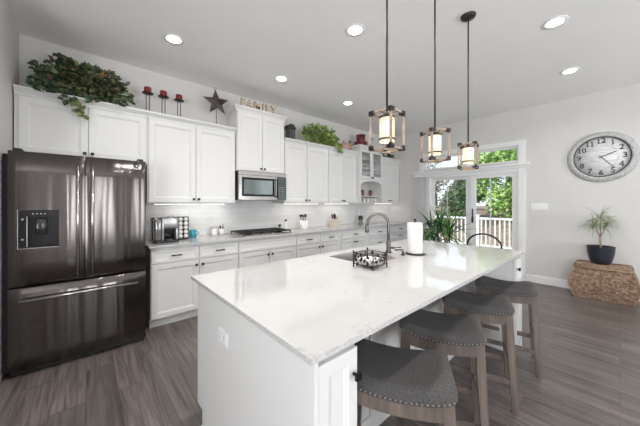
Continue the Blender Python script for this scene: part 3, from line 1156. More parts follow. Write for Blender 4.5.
H0 = (-.398, -.169, 1.015, 1.318)
ld = curved_front(-.454, -.009, .715, 1.785, 3.115, 3.194, .012, H0, xc=-.009, half=.445).build('door', 'steel', fr, True)
rd = curved_front(-.003, .447, .715, 1.785, 3.115, 3.194, .012, None, xc=-.003, half=.45).build('door', 'steel', fr, True)
fd = curved_front(-.454, .447, .045, .700, 3.115, 3.194, .012).build('freezer_drawer', 'steel', fr, True)
# dispenser recess
s = MB()
x0, x1, z0, z1 = H0
yy = 3.118
s.box(x0, x1, yy + .06, yy + .065, z0, z1)
s.box(x0, x0 + .005, yy, yy + .06, z0, z1).box(x1 - .005, x1, yy, yy + .06, z0, z1)
s.box(x0 + .005, x1 - .005, yy, yy + .06, z0, z0 + .006).box(x0 + .005, x1 - .005, yy, yy + .06, z1 - .006, z1)
s.box(x0 + .005, x0 + .045, yy + .002, yy + .06, z0 + .006, z1 - .006)
s.box(x0 + .045, x1 - .005, yy + .002, yy + .06, z1 - .055, z1 - .006)
disp = s.build('ice_dispenser', 'blackglass', ld, True)
s = MB()
s.box(x0 + .045, x0 + .05, yy - .004, yy + .004, z0 + .01, z1 - .05)
s.box(x0 - .004, x0, yy - .006, yy + .006, z0 - .004, z1 + .004)
s.box(x0, x1, yy - .006, yy + .002, z0 - .004, z0)
s.build('dispenser_trim', 'steel_handle', disp, True)
s = MB()
s.bbox(x0 + .09, x0 + .155, yy + .03, yy + .045, z0 + .10, z1 - .07, .006, 2)
s.build('paddle', 'black_plastic', disp, True)
s = MB()
for i in range(4):
    s.lathe([(0, 0), (.006, 0), (.006, .002), (0, .002)], seg=10, axis='Y', cx=x0 + .08 + i * .022, cy=yy - .001, z0=z1 - .03)
for z in (z0 + .07, z0 + .23):
    s.lathe([(0, 0), (.008, 0), (.008, .002), (0, .002)], seg=10, axis='Y', cx=x0 + .022, cy=yy - .001, z0=z)
s.build('button', 'silver', disp, True)


def fr_handle(p0, p1, parent, out=.05):
    s = MB()
    p0, p1 = Vector(p0), Vector(p1)
    o_ = Vector((0, -out, 0))
    d = (p1 - p0).normalized()
    s.tube([p0 + o_ + d * 0, p1 + o_], .0125, 12)
    for q in (p0 + d * .03, p1 - d * .03):
        s.cyl(q + Vector((0, -.001, 0)), q + o_, .009, seg=10)
    s.build('handle', 'steel_handle', parent, True)


fr_handle((-.052, 3.115, .76), (-.052, 3.115, 1.69), ld)
fr_handle((.043, 3.115, .76), (.043, 3.115, 1.69), rd)
fr_handle((-.39, 3.115, .612), (.375, 3.115, .612), fd)
s = MB()
s.bbox(.335, .405, 3.1155, 3.1205, 1.70, 1.715, .001, 1)
s.build('badge', 'silver', rd, True)
MB().lathe([(0, 0), (.010, 0), (.010, .003), (0, .003)], seg=20, axis='Y', cx=.37, cy=3.1165, z0=1.735).build('emblem', 'silver', rd, True)
s = MB()
for xx in (-.43, .38):
    s.bbox(xx, xx + .05, 3.14, 3.24, 1.786, 1.808, .004, 1)
s.build('hinge_cover', 'rubber', fr, True)

# ------------------------------------------------------------------ microwave
mw = thing('microwave', 'stainless over-the-range microwave with a dark glass door', 'microwave', (2.0, 3.7, 1.42))
mx0, mx1, mz0, mz1, my = 1.597, 2.393, 1.422, 1.832, 3.52
MB().box(mx0, mx1, my + .03, YB - .012, mz0, mz1).build('case', 'rubber', mw, True)
s = MB()
s.bbox(mx0, mx1, my + .002, my + .0295, mz1 - .055, mz1, .003, 1)
for i in range(16):
    xx = mx0 + .08 + i * .041
    s.box(xx, xx + .03, my + .0005, my + .0019, mz1 - .02, mz1 - .014)
s.build('vent_strip', 'steel_mw', mw, True)
dx1 = mx1 - .165
s = MB()
s.bbox(mx0, mx0 + .05, my, my + .0295, mz0, mz1 - .057, .003, 1).bbox(dx1 - .05, dx1, my, my + .0295, mz0, mz1 - .057, .003, 1)
s.box(mx0 + .05, dx1 - .05, my + .001, my + .0295, mz1 - .09, mz1 - .057).box(mx0 + .05, dx1 - .05, my + .001, my + .0295, mz0, mz0 + .05)
dr = s.build('door', 'steel_mw', mw, True)
MB().box(mx0 + .0505, dx1 - .0505, my + .004, my + .02, mz0 + .0505, mz1 - .0905).build('window_border', 'blackglass', dr, True)
MB().box(mx0 + .08, dx1 - .085, my + .0025, my + .0039, mz0 + .08, mz1 - .12).build('window', 'mwglass', dr, True)
s = MB()
s.tube([(dx1 - .022, my - .032, mz0 + .03), (dx1 - .022, my - .036, (mz0 + mz1) / 2 - .02), (dx1 - .022, my - .032, mz1 - .085)], .011, 10)
for z in (mz0 + .05, mz1 - .105):
    s.cyl((dx1 - .022, my - .0005, z), (dx1 - .022, my - .032, z), .008)
s.build('handle', 'black', dr, True)
s = MB()
s.bbox(dx1 + .002, mx1, my, my + .0295, mz0, mz1 - .057, .003, 1)
cp = s.build('control_panel', 'mwpanel', mw, True)
s = MB()
for i in range(4):
    for j in range(6):
        s.box(dx1 + .03 + i * .028, dx1 + .044 + i * .028, my - .0015, my - .0003, mz0 + .03 + j * .032, mz0 + .038 + j * .032)
s.build('button', 'grey_ink', cp, True)

# under-cabinet lights
ug = None
for i, (xa, xb, lab) in enumerate(((.62, 1.50, 'slim light strip under the cabinet above the coffee maker'),
                                   (2.50, 3.30, 'slim light strip under the cabinet above the utensil crock'),
                                   (3.45, 4.12, 'slim light strip under the cabinet above the knife block'),
                                   (5.02, 5.72, 'slim light strip under the right corner cabinet'))):
    t = thing('under_cabinet_light', lab, 'light', ((xa + xb) / 2, 3.78, 1.352), 0, 'strip lights under the upper cabinets')
    MB().box(xa, xb, 3.765, 3.795, 1.36, 1.3715).build('housing', 'trim', t, True)
    MB().box(xa + .01, xb - .01, 3.77, 3.79, 1.356, 1.3598).build('lens', 'undercab', t, True)
    add_light('strip_glow', 'AREA', (0, 0, .0), .55, (1.0, 0.96, 0.90), rot=(0, 0, 0), size=xb - xa, size_y=.02, parent=t)

# ------------------------------------------------------------------ island
isl = thing('kitchen_island', 'large white kitchen island with seating recess for four stools', 'kitchen island', (1.8, 1.2, 0))
IX0, IX1 = .521, 3.11
b = MB()
b.box(IX0 + .018, IX1 - .018, 1.0, 1.64, 0, .14)
b.box(IX0 + .018, IX1 - .018, 1.0, 1.72, .14, .60)
b.box(IX0 + .018, IX1 - .018, 1.0, 1.33, .60, .893)
b.box(IX0 + .018, 1.5, 1.33, 1.72, .60, .893)
b.box(2.1, IX1 - .018, 1.33, 1.72, .60, .893)
b.box(1.5, 2.1, 1.69, 1.72, .60, .893)
b.box(IX0 + .018, .735, .645, 1.0, 0.0, .893)
b.box(2.905, IX1 - .018, .645, 1.0, 0.0, .893)
b.build('body', 'cab', isl, True)
# end panels with a toe notch at the far side
for xa, xb in ((IX0, IX0 + .0175), (IX1 - .0175, IX1)):
    MB().prism([(.617, 0), (1.65, 0), (1.65, .14), (1.74, .14), (1.74, .893), (.617, .893)], xa, xb, 'YZ').build('end_panel', 'cab', isl, True)
d = door_mb(.541, .728, .11, .862, .622, .045).build('door', 'cab', isl, True)
knob(.706, .775, .622, d)
d = door_mb(2.912, 3.088, .11, .862, .622, .045).build('door', 'cab', isl, True)
knob(2.935, .775, .622, d)
for i in range(5):
    w = (IX1 - IX0 - .04) / 5
    a = IX0 + .02 + i * w
    s = MB(Matrix.Translation((2 * a + w, 2 * 1.741, 0)) @ Matrix.Rotation(PI, 4, 'Z') @ Matrix.Translation((0, 0, 0)))
    door_mb(a + .003, a + w - .003, .15, .862, 1.741, .05, mb=s)
    s.build('door', 'cab', isl, True)
for i in range(4):
    w = (2.905 - .735) / 4
    a = .735 + i * w
    MB().box(a + .0, a + .06, .988, .9995, .10, .893).build('batten', 'cab', isl, True)
MB().box(.736, 2.904, .986, .9995, .0, .0995).box(IX0 - .012, IX0 - .0005, .62, 1.64, 0, .06).build('base_trim', 'cab', isl, True)
# countertop with a cut-out for the sink
SX0, SX1, SY0, SY1 = 1.57, 2.03, 1.37, 1.67
TX0, TX1, TY0, TY1 = .498, 3.14, .603, 1.795
s = MB()
xs = [TX0, SX0, SX1, TX1]
ys = [TY0, SY0, SY1, TY1]
for z, fl in ((.914, False), (.8935, True)):
    vs = [(x, y, z) for y in ys for x in xs]
    fs = []
    for j in range(3):
        for i in range(3):
            if i == 1 and j == 1:
                continue
            q = (j * 4 + i, j * 4 + i + 1, (j + 1) * 4 + i + 1, (j + 1) * 4 + i)
            fs.append(tuple(reversed(q)) if fl else q)
    s.add(vs, fs, False)
s.mi = 1
for (a, b_, c, d_) in ((TX0, TY0, TX1, TY0), (TX1, TY0, TX1, TY1), (TX1, TY1, TX0, TY1), (TX0, TY1, TX0, TY0)):
    s.add([(a, b_, .8935), (c, d_, .8935), (c, d_, .914), (a, b_, .914)], [(0, 1, 2, 3)], False)
s.mi = 0
for (a, b_, c, d_) in ((SX0, SY0, SX1, SY0), (SX1, SY0, SX1, SY1), (SX1, SY1, SX0, SY1), (SX0, SY1, SX0, SY0)):
    s.add([(a, b_, .8935), (c, d_, .8935), (c, d_, .914), (a, b_, .914)], [(3, 2, 1, 0)], False)
it = s.build('island_countertop', ['quartz', 'quartz_edge'])
tag(it, 'white quartz worktop on the island, with a sink cut into it', 'countertop')

sk = thing('sink', 'undermount stainless sink in the island top beside the faucet', 'sink', (1.8, 1.52, .66))
s = MB()
e = .004
s.box(SX0 - e, SX0, SY0 - e, SY1 + e, .66, .893).box(SX1, SX1 + e, SY0 - e, SY1 + e, .66, .893)
s.box(SX0, SX1, SY0 - e, SY0, .66, .893).box(SX0, SX1, SY1, SY1 + e, .66, .893)
s.box(SX0, SX1, SY0, SY1, .656, .66)
s.build('basin', 'steel_sink', sk, True)
MB().lathe([(0, .0005), (.04, .0005), (.045, .004), (.03, .006), (0, .003)], cx=1.8, cy=1.52, z0=.66).build('drain', 'chrome', sk, True)

# faucet
fc = thing('faucet', 'tall gooseneck kitchen faucet in satin metal on the island', 'faucet', (2.10, 1.42, .914))
s = MB()
s.lathe([(.028, .0005), (.028, .012), (.021, .02), (.019, .10), (.014, .112), (.0135, .12)], seg=20)
s.build('base', 'faucet', fc)
dv = Vector((-.55, .83, 0)).normalized()
pts = [(0, 0, .115), (0, 0, .20), (0, 0, .27)]
R_ = .095
for i in range(1, 13):
    a = PI * i / 12 * 1.0
    pts.append(tuple(dv * (R_ - R_ * math.cos(a)) + Vector((0, 0, .265 + R_ * math.sin(a)))))
pts.append(tuple(dv * (2 * R_ + .004) + Vector((0, 0, .25))))
MB().tube(pts, .0135, 14).build('spout', 'faucet', fc)
s = MB()
q = dv * (2 * R_ + .006)
s.lathe([(.015, .255), (.0185, .245), (.020, .19), (.017, .182), (.010, .181)], cx=q.x, cy=q.y, seg=16)
s.build('spray_head', 'faucet', fc)
s = MB()
s.cyl((.018, -.012, .045), (.040, -.03, .045), .010)
s.cyl((.040, -.03, .045), (.095, -.075, .050), .006, .005)
s.build('lever', 'faucet', fc)
# soap pump
sp = thing('soap_pump', 'short dark soap pump to the right of the faucet', 'soap dispenser', (2.10, 1.27, .914))
MB().lathe([(.02, .0005), (.02, .006), (.012, .012), (.009, .03)], seg=16).build('base', 'bronze', sp)
MB().tube([(0, 0, .03), (0, 0, .045), (-.02, .02, .048), (-.05, .05, .044)], .006, 8).build('nozzle', 'bronze', sp)

# leaf basket
bk = thing('metal_basket', 'small square wire basket with metal leaves on the island', 'basket', (1.545, 1.20, .914), math.radians(2))
s = MB()
hw = .085
for sx in (-1, 1):
    for sy in (-1, 1):
        s.cyl((sx * hw, sy * hw, .001), (sx * hw, sy * hw, .105), .0035, seg=8)
        s.lathe([(0, .105), (.007, .109), (.007, .116), (0, .12)], cx=sx * hw, cy=sy * hw, seg=8)
        s.lathe([(0, .0005), (.006, .0015), (.006, .008), (0, .012)], cx=sx * hw, cy=sy * hw, seg=8)
for z in (.02, .1):
    for k in range(4):
        a, b_ = [(-hw, -hw), (hw, -hw), (hw, hw), (-hw, hw)][k], [(hw, -hw), (hw, hw), (-hw, hw), (-hw, -hw)][k]
        s.cyl((a[0], a[1], z), (b_[0], b_[1], z), .003, seg=6)
for i in range(5):
    xx = -hw + .028 + i * .028
    s.cyl((xx, -hw, .02), (xx, hw, .02), .002, seg=6)
s.build('frame', 'bronze', bk)
s = MB()
for k in range(4):
    rot = Matrix.Rotation(k * PI / 2, 4, 'Z')
    for j in range(2):
        pts = []
        for i in range(9):
            u = -hw + 2 * hw * i / 8
            pts.append(rot @ Vector((u, -hw, .06 + .028 * math.sin(i * 1.3 + j * 2.6))))
        s.tube(pts, .002, 5)
    for i in range(9):
        u = -hw + .012 + i * .018
        p = rot @ Vector((u, -hw - .002, .055 + .02 * math.sin(i * 2.1)))
        d_ = rot @ Vector((math.cos(i * 2.2) * .7, -.1, math.sin(i * 2.9)))
        s.leaf(p, d_, .034, .024, up=rot @ Vector((0, -1, .1)))
s.build('leaf', 'bronze', bk)
s = MB()
s.bbox(-.07, .07, -.07, .07, .0232, .062, .008, 2)
nap = single(s, 'napkin_stack', 'paper', 'white folded napkins inside the wire leaf basket', 'napkins', (1.545, 1.20, .914), math.radians(2))

# dish cloth lying beside the sink
s = MB()
vs, fs = [], []
NU, NV = 22, 12
for i in range(NU + 1):
    for j in range(NV + 1):
        u, v_ = -1 + 2 * i / NU, -1 + 2 * j / NV
        hgt = .045 * max(0, 1 - u * u) ** .6 * max(0, 1 - v_ * v_) ** .6 * (1 + .35 * noise.noise(Vector((u * 2.5, v_ * 2, 3)))) + .001
        vs.append((u * .13, v_ * .055 + .01 * math.sin(u * 4), hgt))
for i in range(NU):
    for j in range(NV):
        a = i * (NV + 1) + j
        fs.append((a, a + NV + 1, a + NV + 2, a + 1))
s.add(vs, fs, True)
M['cloth'] = mat('taupe_cloth', (0.21, 0.175, 0.155), 0.95)
single(s, 'dish_cloth', 'cloth', 'crumpled taupe dish cloth between the wire basket and the faucet', 'dish cloth', (1.80, 1.285, .914))

# paper towel
pt = thing('paper_towel_holder', 'white paper towel roll on a stand at the island middle', 'paper towels', (2.225, 1.225, .914))
MB().lathe([(0, .0005), (.085, .0005), (.085, .008), (.02, .012), (0, .012)], seg=28).build('base', 'bronze', pt)
MB().lathe([(.018, .013), (.064, .013), (.066, .02), (.066, .275), (.064, .282), (.018, .282)], seg=32).build('roll', 'paper', pt)
MB().lathe([(.006, .283), (.006, .30), (.012, .305), (.012, .315), (0, .322)], seg=12).build('finial', 'bronze', pt)

# outlets
def outlet(label, loc, rot, gangs=1, horizontal=False):
    r = thing('wall_outlet', label, 'outlet', loc)
    r.rotation_euler = rot
    s = MB()
    w, h = (.115, .07) if horizontal else (.07, .115)
    s.bbox(-w / 2, w / 2, -.006, -.0003, -h / 2, h / 2, .002, 1)
    s.build('plate', 'trim', r)
    s = MB()
    for d in (-.02, .02):
        a, c = (d * 1.2, 0) if horizontal else (0, d * 1.2)
        s.bbox(a - .015, a + .015, -.009, -.0062, c - .015, c + .015, .002, 1)
    so = s.build('socket', 'white', r)
    s = MB()
    for d in (-.02, .02):
        a, c = (d * 1.2, 0) if horizontal else (0, d * 1.2)
        for k in (-.006, .006):
            s.box(a + (0 if horizontal else k) - .001 - (.003 if horizontal else 0), a + (0 if horizontal else k) + .001 + (.003 if horizontal else 0), -.0095, -.0091, c + (k if horizontal else 0) - (.001 if horizontal else .004), c + (k if horizontal else 0) + (.001 if horizontal else .004))
    s.build('slot', 'grey_ink', so)
    return r


outlet('white outlet on the end panel of the island', (IX0, 1.325, .70), (0, 0, -PI / 2), horizontal=True)
outlet('white outlet on the tile backsplash near the knife block', (3.93, YB - .011, 1.15), (0, 0, 0))
outlet('white outlet on the tile backsplash below the arched niche', (4.65, YB - .011, 1.17), (0, 0, 0))
sw = thing('light_switch', 'wide white light switch plate on the wall right of the glass door', 'light switch', (XR, .915, 1.315))
MB().bbox(XR - .007, XR - .0003, .80, 1.03, 1.257, 1.373, .002, 1).build('plate', 'trim', sw, True)
for i in range(4):
    MB().bbox(XR - .011, XR - .0072, .812 + i * .0545, .845 + i * .0545, 1.282, 1.348, .002, 1).build('rocker', 'trim', sw, True)

# ------------------------------------------------------------------ stools
def seat_z(u):
    return .034 * (u / .225) ** 2


def make_stool(label):
    r = thing('saddle_stool', label, 'stool', (0, 0, 0), 0, 'saddle stools along the island')
    LH, WH = .222, .172
    # cushion: u along the long side (local x), w across (local y)
    s = MB()
    nu, nw = 22, 16
    zb = .612
    vs, fs = [], []

    def outline(u, w):
        # round the corners in plan
        return u * LH, w * WH

    def top(u, w):
        e = 1 - max(abs(u), abs(w))
        k = 1 - (1 - min(1, e / .22)) ** 2.4
        return zb + seat_z(u * LH) + .014 + .034 * k
    for i in range(nu + 1):
        for j in range(nw + 1):
            u, w = -1 + 2 * i / nu, -1 + 2 * j / nw
            # superellipse corners
            m_ = max(abs(u), abs(w))
            q = (abs(u) ** 9 + abs(w) ** 9) ** (1 / 9)
            f_ = m_ / q if q > 1e-6 else 1
            vs.append((u * LH * f_, w * WH * f_, top(u, w)))
    for i in range(nu):
        for j in range(nw):
            a = i * (nw + 1) + j
            fs.append((a, a + nw + 1, a + nw + 2, a + 1))
    # skirt down to nail line
    per = [(i, 0) for i in range(nu + 1)] + [(nu, j) for j in range(1, nw + 1)] + [(i, nw) for i in range(nu - 1, -1, -1)] + [(0, j) for j in range(nw - 1, 0, -1)]
    base_i = len(vs)
    npz = len(per)
    for (i, j) in per:
        p = vs[i * (nw + 1) + j]
        vs.append((p[0], p[1], zb + seat_z(p[0])))
    for k in range(npz):
        k2 = (k + 1) % npz
        a = per[k][0] * (nw + 1) + per[k][1]
        b_ = per[k2][0] * (nw + 1) + per[k2][1]
        fs.append((a, base_i + k, base_i + k2, b_))
    # underside
    fs2 = []
    b2 = len(vs)
    for i in range(nu + 1):
        for j in range(nw + 1):
            p = vs[i * (nw + 1) + j]
            vs.append((p[0], p[1], zb + seat_z(p[0])))
    for i in range(nu):
        for j in range(nw):
            a = b2 + i * (nw + 1) + j
            fs2.append((a + 1, a + nw + 2, a + nw + 1, a))
    s.add(vs, fs + fs2, True)
    seat = s.build('seat', 'fabric', r)
    # nailheads
    s = MB()
    ring = []
    for k in range(npz):
        p = vs[base_i + k]
        ring.append(Vector(p))
    # resample
    tot = sum((ring[(k + 1) % npz] - ring[k]).length for k in range(npz))
    nn = int(tot / .019)
    step = tot / nn
    acc, k, pos = 0, 0, ring[0].copy()
    out = []
    d = 0
    seglen = [(ring[(k + 1) % npz] - ring[k]).length for k in range(npz)]
    k, left = 0, 0.0
    cum = [0]
    for q in seglen:
        cum.append(cum[-1] + q)
    for i in range(nn):
        t = i * step
        while cum[k + 1] < t:
            k += 1
        f_ = (t - cum[k]) / max(seglen[k], 1e-9)
        out.append(ring[k].lerp(ring[(k + 1) % npz], f_))
    for p in out:
        nrm = Vector((p.x / LH, p.y / WH, 0))
        nrm = Vector((math.copysign(abs(nrm.x) ** 8, nrm.x), math.copysign(abs(nrm.y) ** 8, nrm.y), 0))
        nrm = nrm.normalized() if nrm.length > 1e-6 else Vector((0, 1, 0))
        z = nrm
        x = Vector((0, 0, 1))
        y = z.cross(x)
        tf = Matrix((x, y, z)).transposed().to_4x4()
        tf.translation = p + Vector((0, 0, .008))
        s.lathe([(.0045, 0), (.0036, .002), (0, .003)], seg=6, tf=tf)
    s.build('nailhead_trim', 'nail', seat)
    # curved apron
    s = MB()
    lh, wh, th = .208, .158, .022
    n = 14
    for sy in (-1, 1):
        vs, fs = [], []
        for i in range(n + 1):
            u = -lh + 2 * lh * i / n
            zt = zb + seat_z(u) - .0005
            zl = zb - .062 + seat_z(u) * .8
            y0, y1 = sy * wh, sy * (wh - th)
            vs += [(u, y0, zt), (u, y1, zt), (u, y1, zl), (u, y0, zl)]
        for i in range(n):
            a = i * 4
            for k in range(4):
                k2 = (k + 1) % 4
                fs.append((a + k, a + k2, a + 4 + k2, a + 4 + k))
        fs += [(0, 1, 2, 3), (n * 4, n * 4 + 3, n * 4 + 2, n * 4 + 1)]
        s.add(vs, fs, False)
    for sx in (-1, 1):
        zt = zb + seat_z(lh - th) - .0005
        s.box(min(sx * lh, sx * (lh - th)), max(sx * lh, sx * (lh - th)), -wh + th, wh - th, zb - .05, zt)
    s.build('apron', 'stoolwood', r)
    # legs
    tx, ty, fx, fy = .187, .138, .218, .160
    for sx in (-1, 1):
        for sy in (-1, 1):
            s = MB()
            p1 = Vector((sx * tx, sy * ty, zb + seat_z(tx) - .004))
            p0 = Vector((sx * fx, sy * fy, 0.0))
            a, b_ = .021, .017
            vs = []
            for p, h in ((p0, b_), (p1, a)):
                for qx, qy in ((-1, -1), (1, -1), (1, 1), (-1, 1)):
                    vs.append((p.x + qx * h, p.y + qy * h, p.z))
            s.add(vs, [(3, 2, 1, 0), (4, 5, 6, 7), (0, 1, 5, 4), (1, 2, 6, 5), (2, 3, 7, 6), (3, 0, 4, 7)], False)
            s.build('leg', 'stoolwood', r)

    def at(z, sx, sy):
        f_ = z / (zb + .025)
        return Vector((sx * (fx + (tx - fx) * f_), sy * (fy + (ty - fy) * f_), z))
    for (z, c0, c1) in ((.19, (-1, -1), (1, -1)), (.19, (-1, 1), (1, 1)), (.30, (-1, -1), (-1, 1)), (.30, (1, -1), (1, 1))):
        s = MB()
        p, q = at(z, *c0), at(z, *c1)
        dd = (q - p).normalized() * .012
        s.bar(p + dd, q - dd, .018, .034)
        s.build('stretcher', 'stoolwood', r)
    return r


# local +x points from the island outwards
spots = [((1.035, .655), -60, 'charcoal saddle stool with nailhead trim nearest the camera, at the near island end'),
         ((1.60, .72), -64, 'second charcoal saddle stool from the near island end'),
         ((2.185, .715), -70, 'third charcoal saddle stool from the near island end'),
         ((2.775, .675), -75, 'charcoal saddle stool farthest from the camera, by the far island end')]
st0 = make_stool(spots[0][2])
st0.location = (*spots[0][0], 0)
st0.rotation_euler = (0, 0, math.radians(spots[0][1]))
for (xy, a, lab) in spots[1:]:
    dup(st0, loc=(*xy, 0), rz=math.radians(a), label=lab)

# ------------------------------------------------------------------ pendants
def make_pendant(label):
    r = thing('pendant_light', label, 'pendant light', (0, 0, H), 0, 'lantern pendants over the island')
    MB().lathe([(0, -.028), (.012, -.028), (.055, -.02), (.062, -.008), (.062, -.0005)], seg=28).build('canopy', 'pendmetal', r)
    zt = 1.905 - H
    zb = 1.683 - H
    s = MB()
    s.cyl((0, 0, zt - .005), (0, 0, -.027), .0062, seg=10)
    s.build('rod', 'pendmetal', r)
    hs, b = .067, .012
    f = MB()
    for sx in (-1, 1):
        for sy in (-1, 1):
            f.box(sx * hs - b / 2, sx * hs + b / 2, sy * hs - b / 2, sy * hs + b / 2, zb, zt)
    for z in (zb + b / 2, zt - b / 2):
        for sg in (-1, 1):
            f.box(-hs + b / 2, hs - b / 2, sg * hs - b / 2, sg * hs + b / 2, z - b / 2, z + b / 2)
            f.box(sg * hs - b / 2, sg * hs + b / 2, -hs + b / 2, hs - b / 2, z - b / 2, z + b / 2)
    f.box(-hs + b / 2, hs - b / 2, -.006, .006, zt - b, zt - .001)
    f.box(-.006, .006, -hs + b / 2, hs - b / 2, zt - b, zt - .001)
    fo = f.build('cage', 'pendwood', r)
    for sx in (-1, 1):
        for sy in (-1, 1):
            for z in (zb, zt):
                sz = 1 if z == zb else -1
                c = MB()
                t = b / 2 + .0028
                c.box(sx * hs - t, sx * hs + t, sy * hs - t, sy * hs + t, min(z - sz * .003, z + sz * .026), max(z - sz * .003, z + sz * .026))
                for ax in (0, 1):
                    q = [sx * hs, sy * hs]
                    e = list(q)
                    e[ax] -= math.copysign(.026, q[ax])
                    x0, x1 = sorted((q[0], e[0]))
                    y0, y1 = sorted((q[1], e[1]))
                    px, py = (0, t) if ax == 0 else (t, 0)
                    c.box(x0 - px, x1 + px, y0 - py, y1 + py, min(z - sz * .003, z + sz * (b + .003)), max(z - sz * .003, z + sz * (b + .003)))
                c.build('corner_bracket', 'pendmetal', r)
    sh = MB().lathe([(.041, zt - .174), (.043, zt - .174), (.043, zt - .037), (.041, zt - .037), (.041, zt - .174)], seg=32, caps=False).build('shade', 'shade', r)
    s = MB()
    s.lathe([(.0435, zt - .038), (.0455, zt - .038), (.0455, zt - .030), (.012, zt - .022), (.010, zt - .012)], seg=28)
    s.cyl((0, 0, zt - .03), (0, 0, zt - .004), .012, seg=14)
    s.build('socket_cap', 'pendmetal', r)
    s = MB()
    for z in (zt - .158,):
        pts = [(.0455 * math.cos(2 * PI * i / 32), .0455 * math.sin(2 * PI * i / 32), z) for i in range(32)]
        s.tube(pts, .0032, 6, closed=True)
        s.tube([(p[0], p[1], z - .004) for p in pts], .0032, 6, closed=True)
    s.build('ring_band', 'pendmetal', r)
    s = MB()
    pts = [(.052 * math.cos(2 * PI * i / 36), .052 * math.sin(2 * PI * i / 36), zb - .004) for i in range(36)]
    s.tube(pts, .0045, 6, closed=True)
    for a in range(4):
        an = a * PI / 2
        s.cyl((.052 * math.cos(an), .052 * math.sin(an), zb - .002), (.066 * math.cos(an), .066 * math.sin(an), zb + .004), .003, seg=6)
    s.build('bottom_ring', 'pendwood', r)
    add_light('pendant_glow', 'POINT', (0, 0, zt - .105), .35, (1.0, 0.80, 0.52), parent=r, shadow_soft_size=.02)
    return r


p0 = make_pendant('lantern pendant nearest the camera, leftmost of the three over the island')
p0.location = (1.316, .90, H)
p0.rotation_euler = (0, 0, math.radians(2))
dup(p0, (1.921, .90, H), math.radians(58), 'middle lantern pendant over the island, turned with a corner towards the camera')
dup(p0, (2.565, .90, H), math.radians(12), 'lantern pendant farthest from the camera, in front of the transom window')

# ------------------------------------------------------------------ clock
ck = thing('wall_clock', 'large round grey wall clock with black numerals', 'clock', (XR, .188, 2.066))
CY, CZ = .188, 2.066
def clk(mb, prof, seg=56):
    # local z of the profile runs towards -X
    tf = Matrix(((0, 0, -1, XR), (0, 1, 0, CY), (1, 0, 0, CZ), (0, 0, 0, 1)))
    mb.lathe(prof, seg=seg, tf=tf, caps=False)
    return mb
clk(MB(), [(.30, .001), (.372, .001), (.376, .012), (.366, .030), (.350, .034), (.335, .046), (.318, .048), (.305, .040), (.300, .03), (.300, .001)]).build('rim', 'clockrim', ck, True)
clk(MB(), [(.291, .012), (.299, .012), (.299, .036), (.294, .038), (.291, .020)]).build('inner_ring', 'ink', ck, True)
face = clk(MB(), [(0, .012), (.287, .012), (.287, .016), (0, .016)]).build('face', 'face', ck, True)
s = MB()
for i in range(1, 13):
    a = math.radians(90 - 30 * i)
    tf = Matrix(((0, 0, -1, XR - .0175), (-1, 0, 0, CY - .238 * math.cos(a)), (0, 1, 0, CZ + .238 * math.sin(a)), (0, 0, 0, 1)))
    txt = str(i)
    for q, dg in enumerate(txt):
        ox = (q - (len(txt) - 1) / 2) * .050
        if dg == '1':
            s.add([(ox + u, v_, w_) for w_ in (0, .0012) for u, v_ in ((-.006, -.036), (.006, -.036), (.006, .036), (-.006, .036))], [(0, 1, 2, 3), (4, 5, 6, 7)], False, tf)
            s.add([(ox + u, v_, .0012) for u, v_ in ((-.017, -.037), (.017, -.037), (.017, -.029), (-.017, -.029))], [(0, 1, 2, 3)], False, tf)
            s.add([(ox + u, v_, .0012) for u, v_ in ((-.018, .024), (-.006, .028), (-.006, .037), (-.018, .032))], [(0, 1, 2, 3)], False, tf)
        elif dg == '4':
            s.add([(ox + u, v_, .0012) for u, v_ in ((.004, -.036), (.014, -.036), (.014, .036), (.004, .036))], [(0, 1, 2, 3)], False, tf)
            s.add([(ox + u, v_, .0012) for u, v_ in ((-.026, -.018), (.024, -.018), (.024, -.009), (-.026, -.009))], [(0, 1, 2, 3)], False, tf)
            s.add([(ox + u, v_, .0012) for u, v_ in ((-.026, -.009), (-.017, -.009), (.012, .036), (.003, .036))], [(0, 1, 2, 3)], False, tf)
            s.add([(ox + u, v_, .0012) for u, v_ in ((-.004, -.037), (.022, -.037), (.022, -.030), (-.004, -.030))], [(0, 1, 2, 3)], False, tf)
        else:
            s.text(dg, .105, tf @ Matrix.Translation((ox, 0, 0)), .0008, .0018)
s.build('numerals', 'ink', face, True)
s = MB()
for i in range(44):
    a0, a1 = 2 * PI * i / 44, 2 * PI * (i + 1) / 44
    if i % 11 < 9:
        s.tube([(XR - .0172, CY + .175 * math.cos(a0), CZ + .175 * math.sin(a0)), (XR - .0172, CY + .175 * math.cos(a1), CZ + .175 * math.sin(a1))], .0016, 4)
for z in (-.06, .02, .10):
    s.box(XR - .0171, XR - .0162, CY - .2, CY + .2, CZ + z - .001, CZ + z + .001)
s.build('dial_lines', 'grey_ink', face, True)
s = MB()
tf = Matrix(((0, 0, -1, XR - .0175), (-1, 0, 0, CY), (0, 1, 0, CZ + .10), (0, 0, 0, 1)))
for ang, ln, w in ((67, .165, .011), (141, .225, .007)):
    a = math.radians(ang)
    dy, dz = -math.sin(a), math.cos(a)
    s.bar((XR - .028, CY - dy * .03, CZ - dz * .03), (XR - .028, CY + dy * ln, CZ + dz * ln), w, .002, up=(1, 0, 0))
    s.build('hand', 'ink', ck, True)
    s = MB()
clk(MB(), [(0, .0165), (.009, .0165), (.009, .033), (0, .033)], 16).build('hub', 'ink', ck, True)

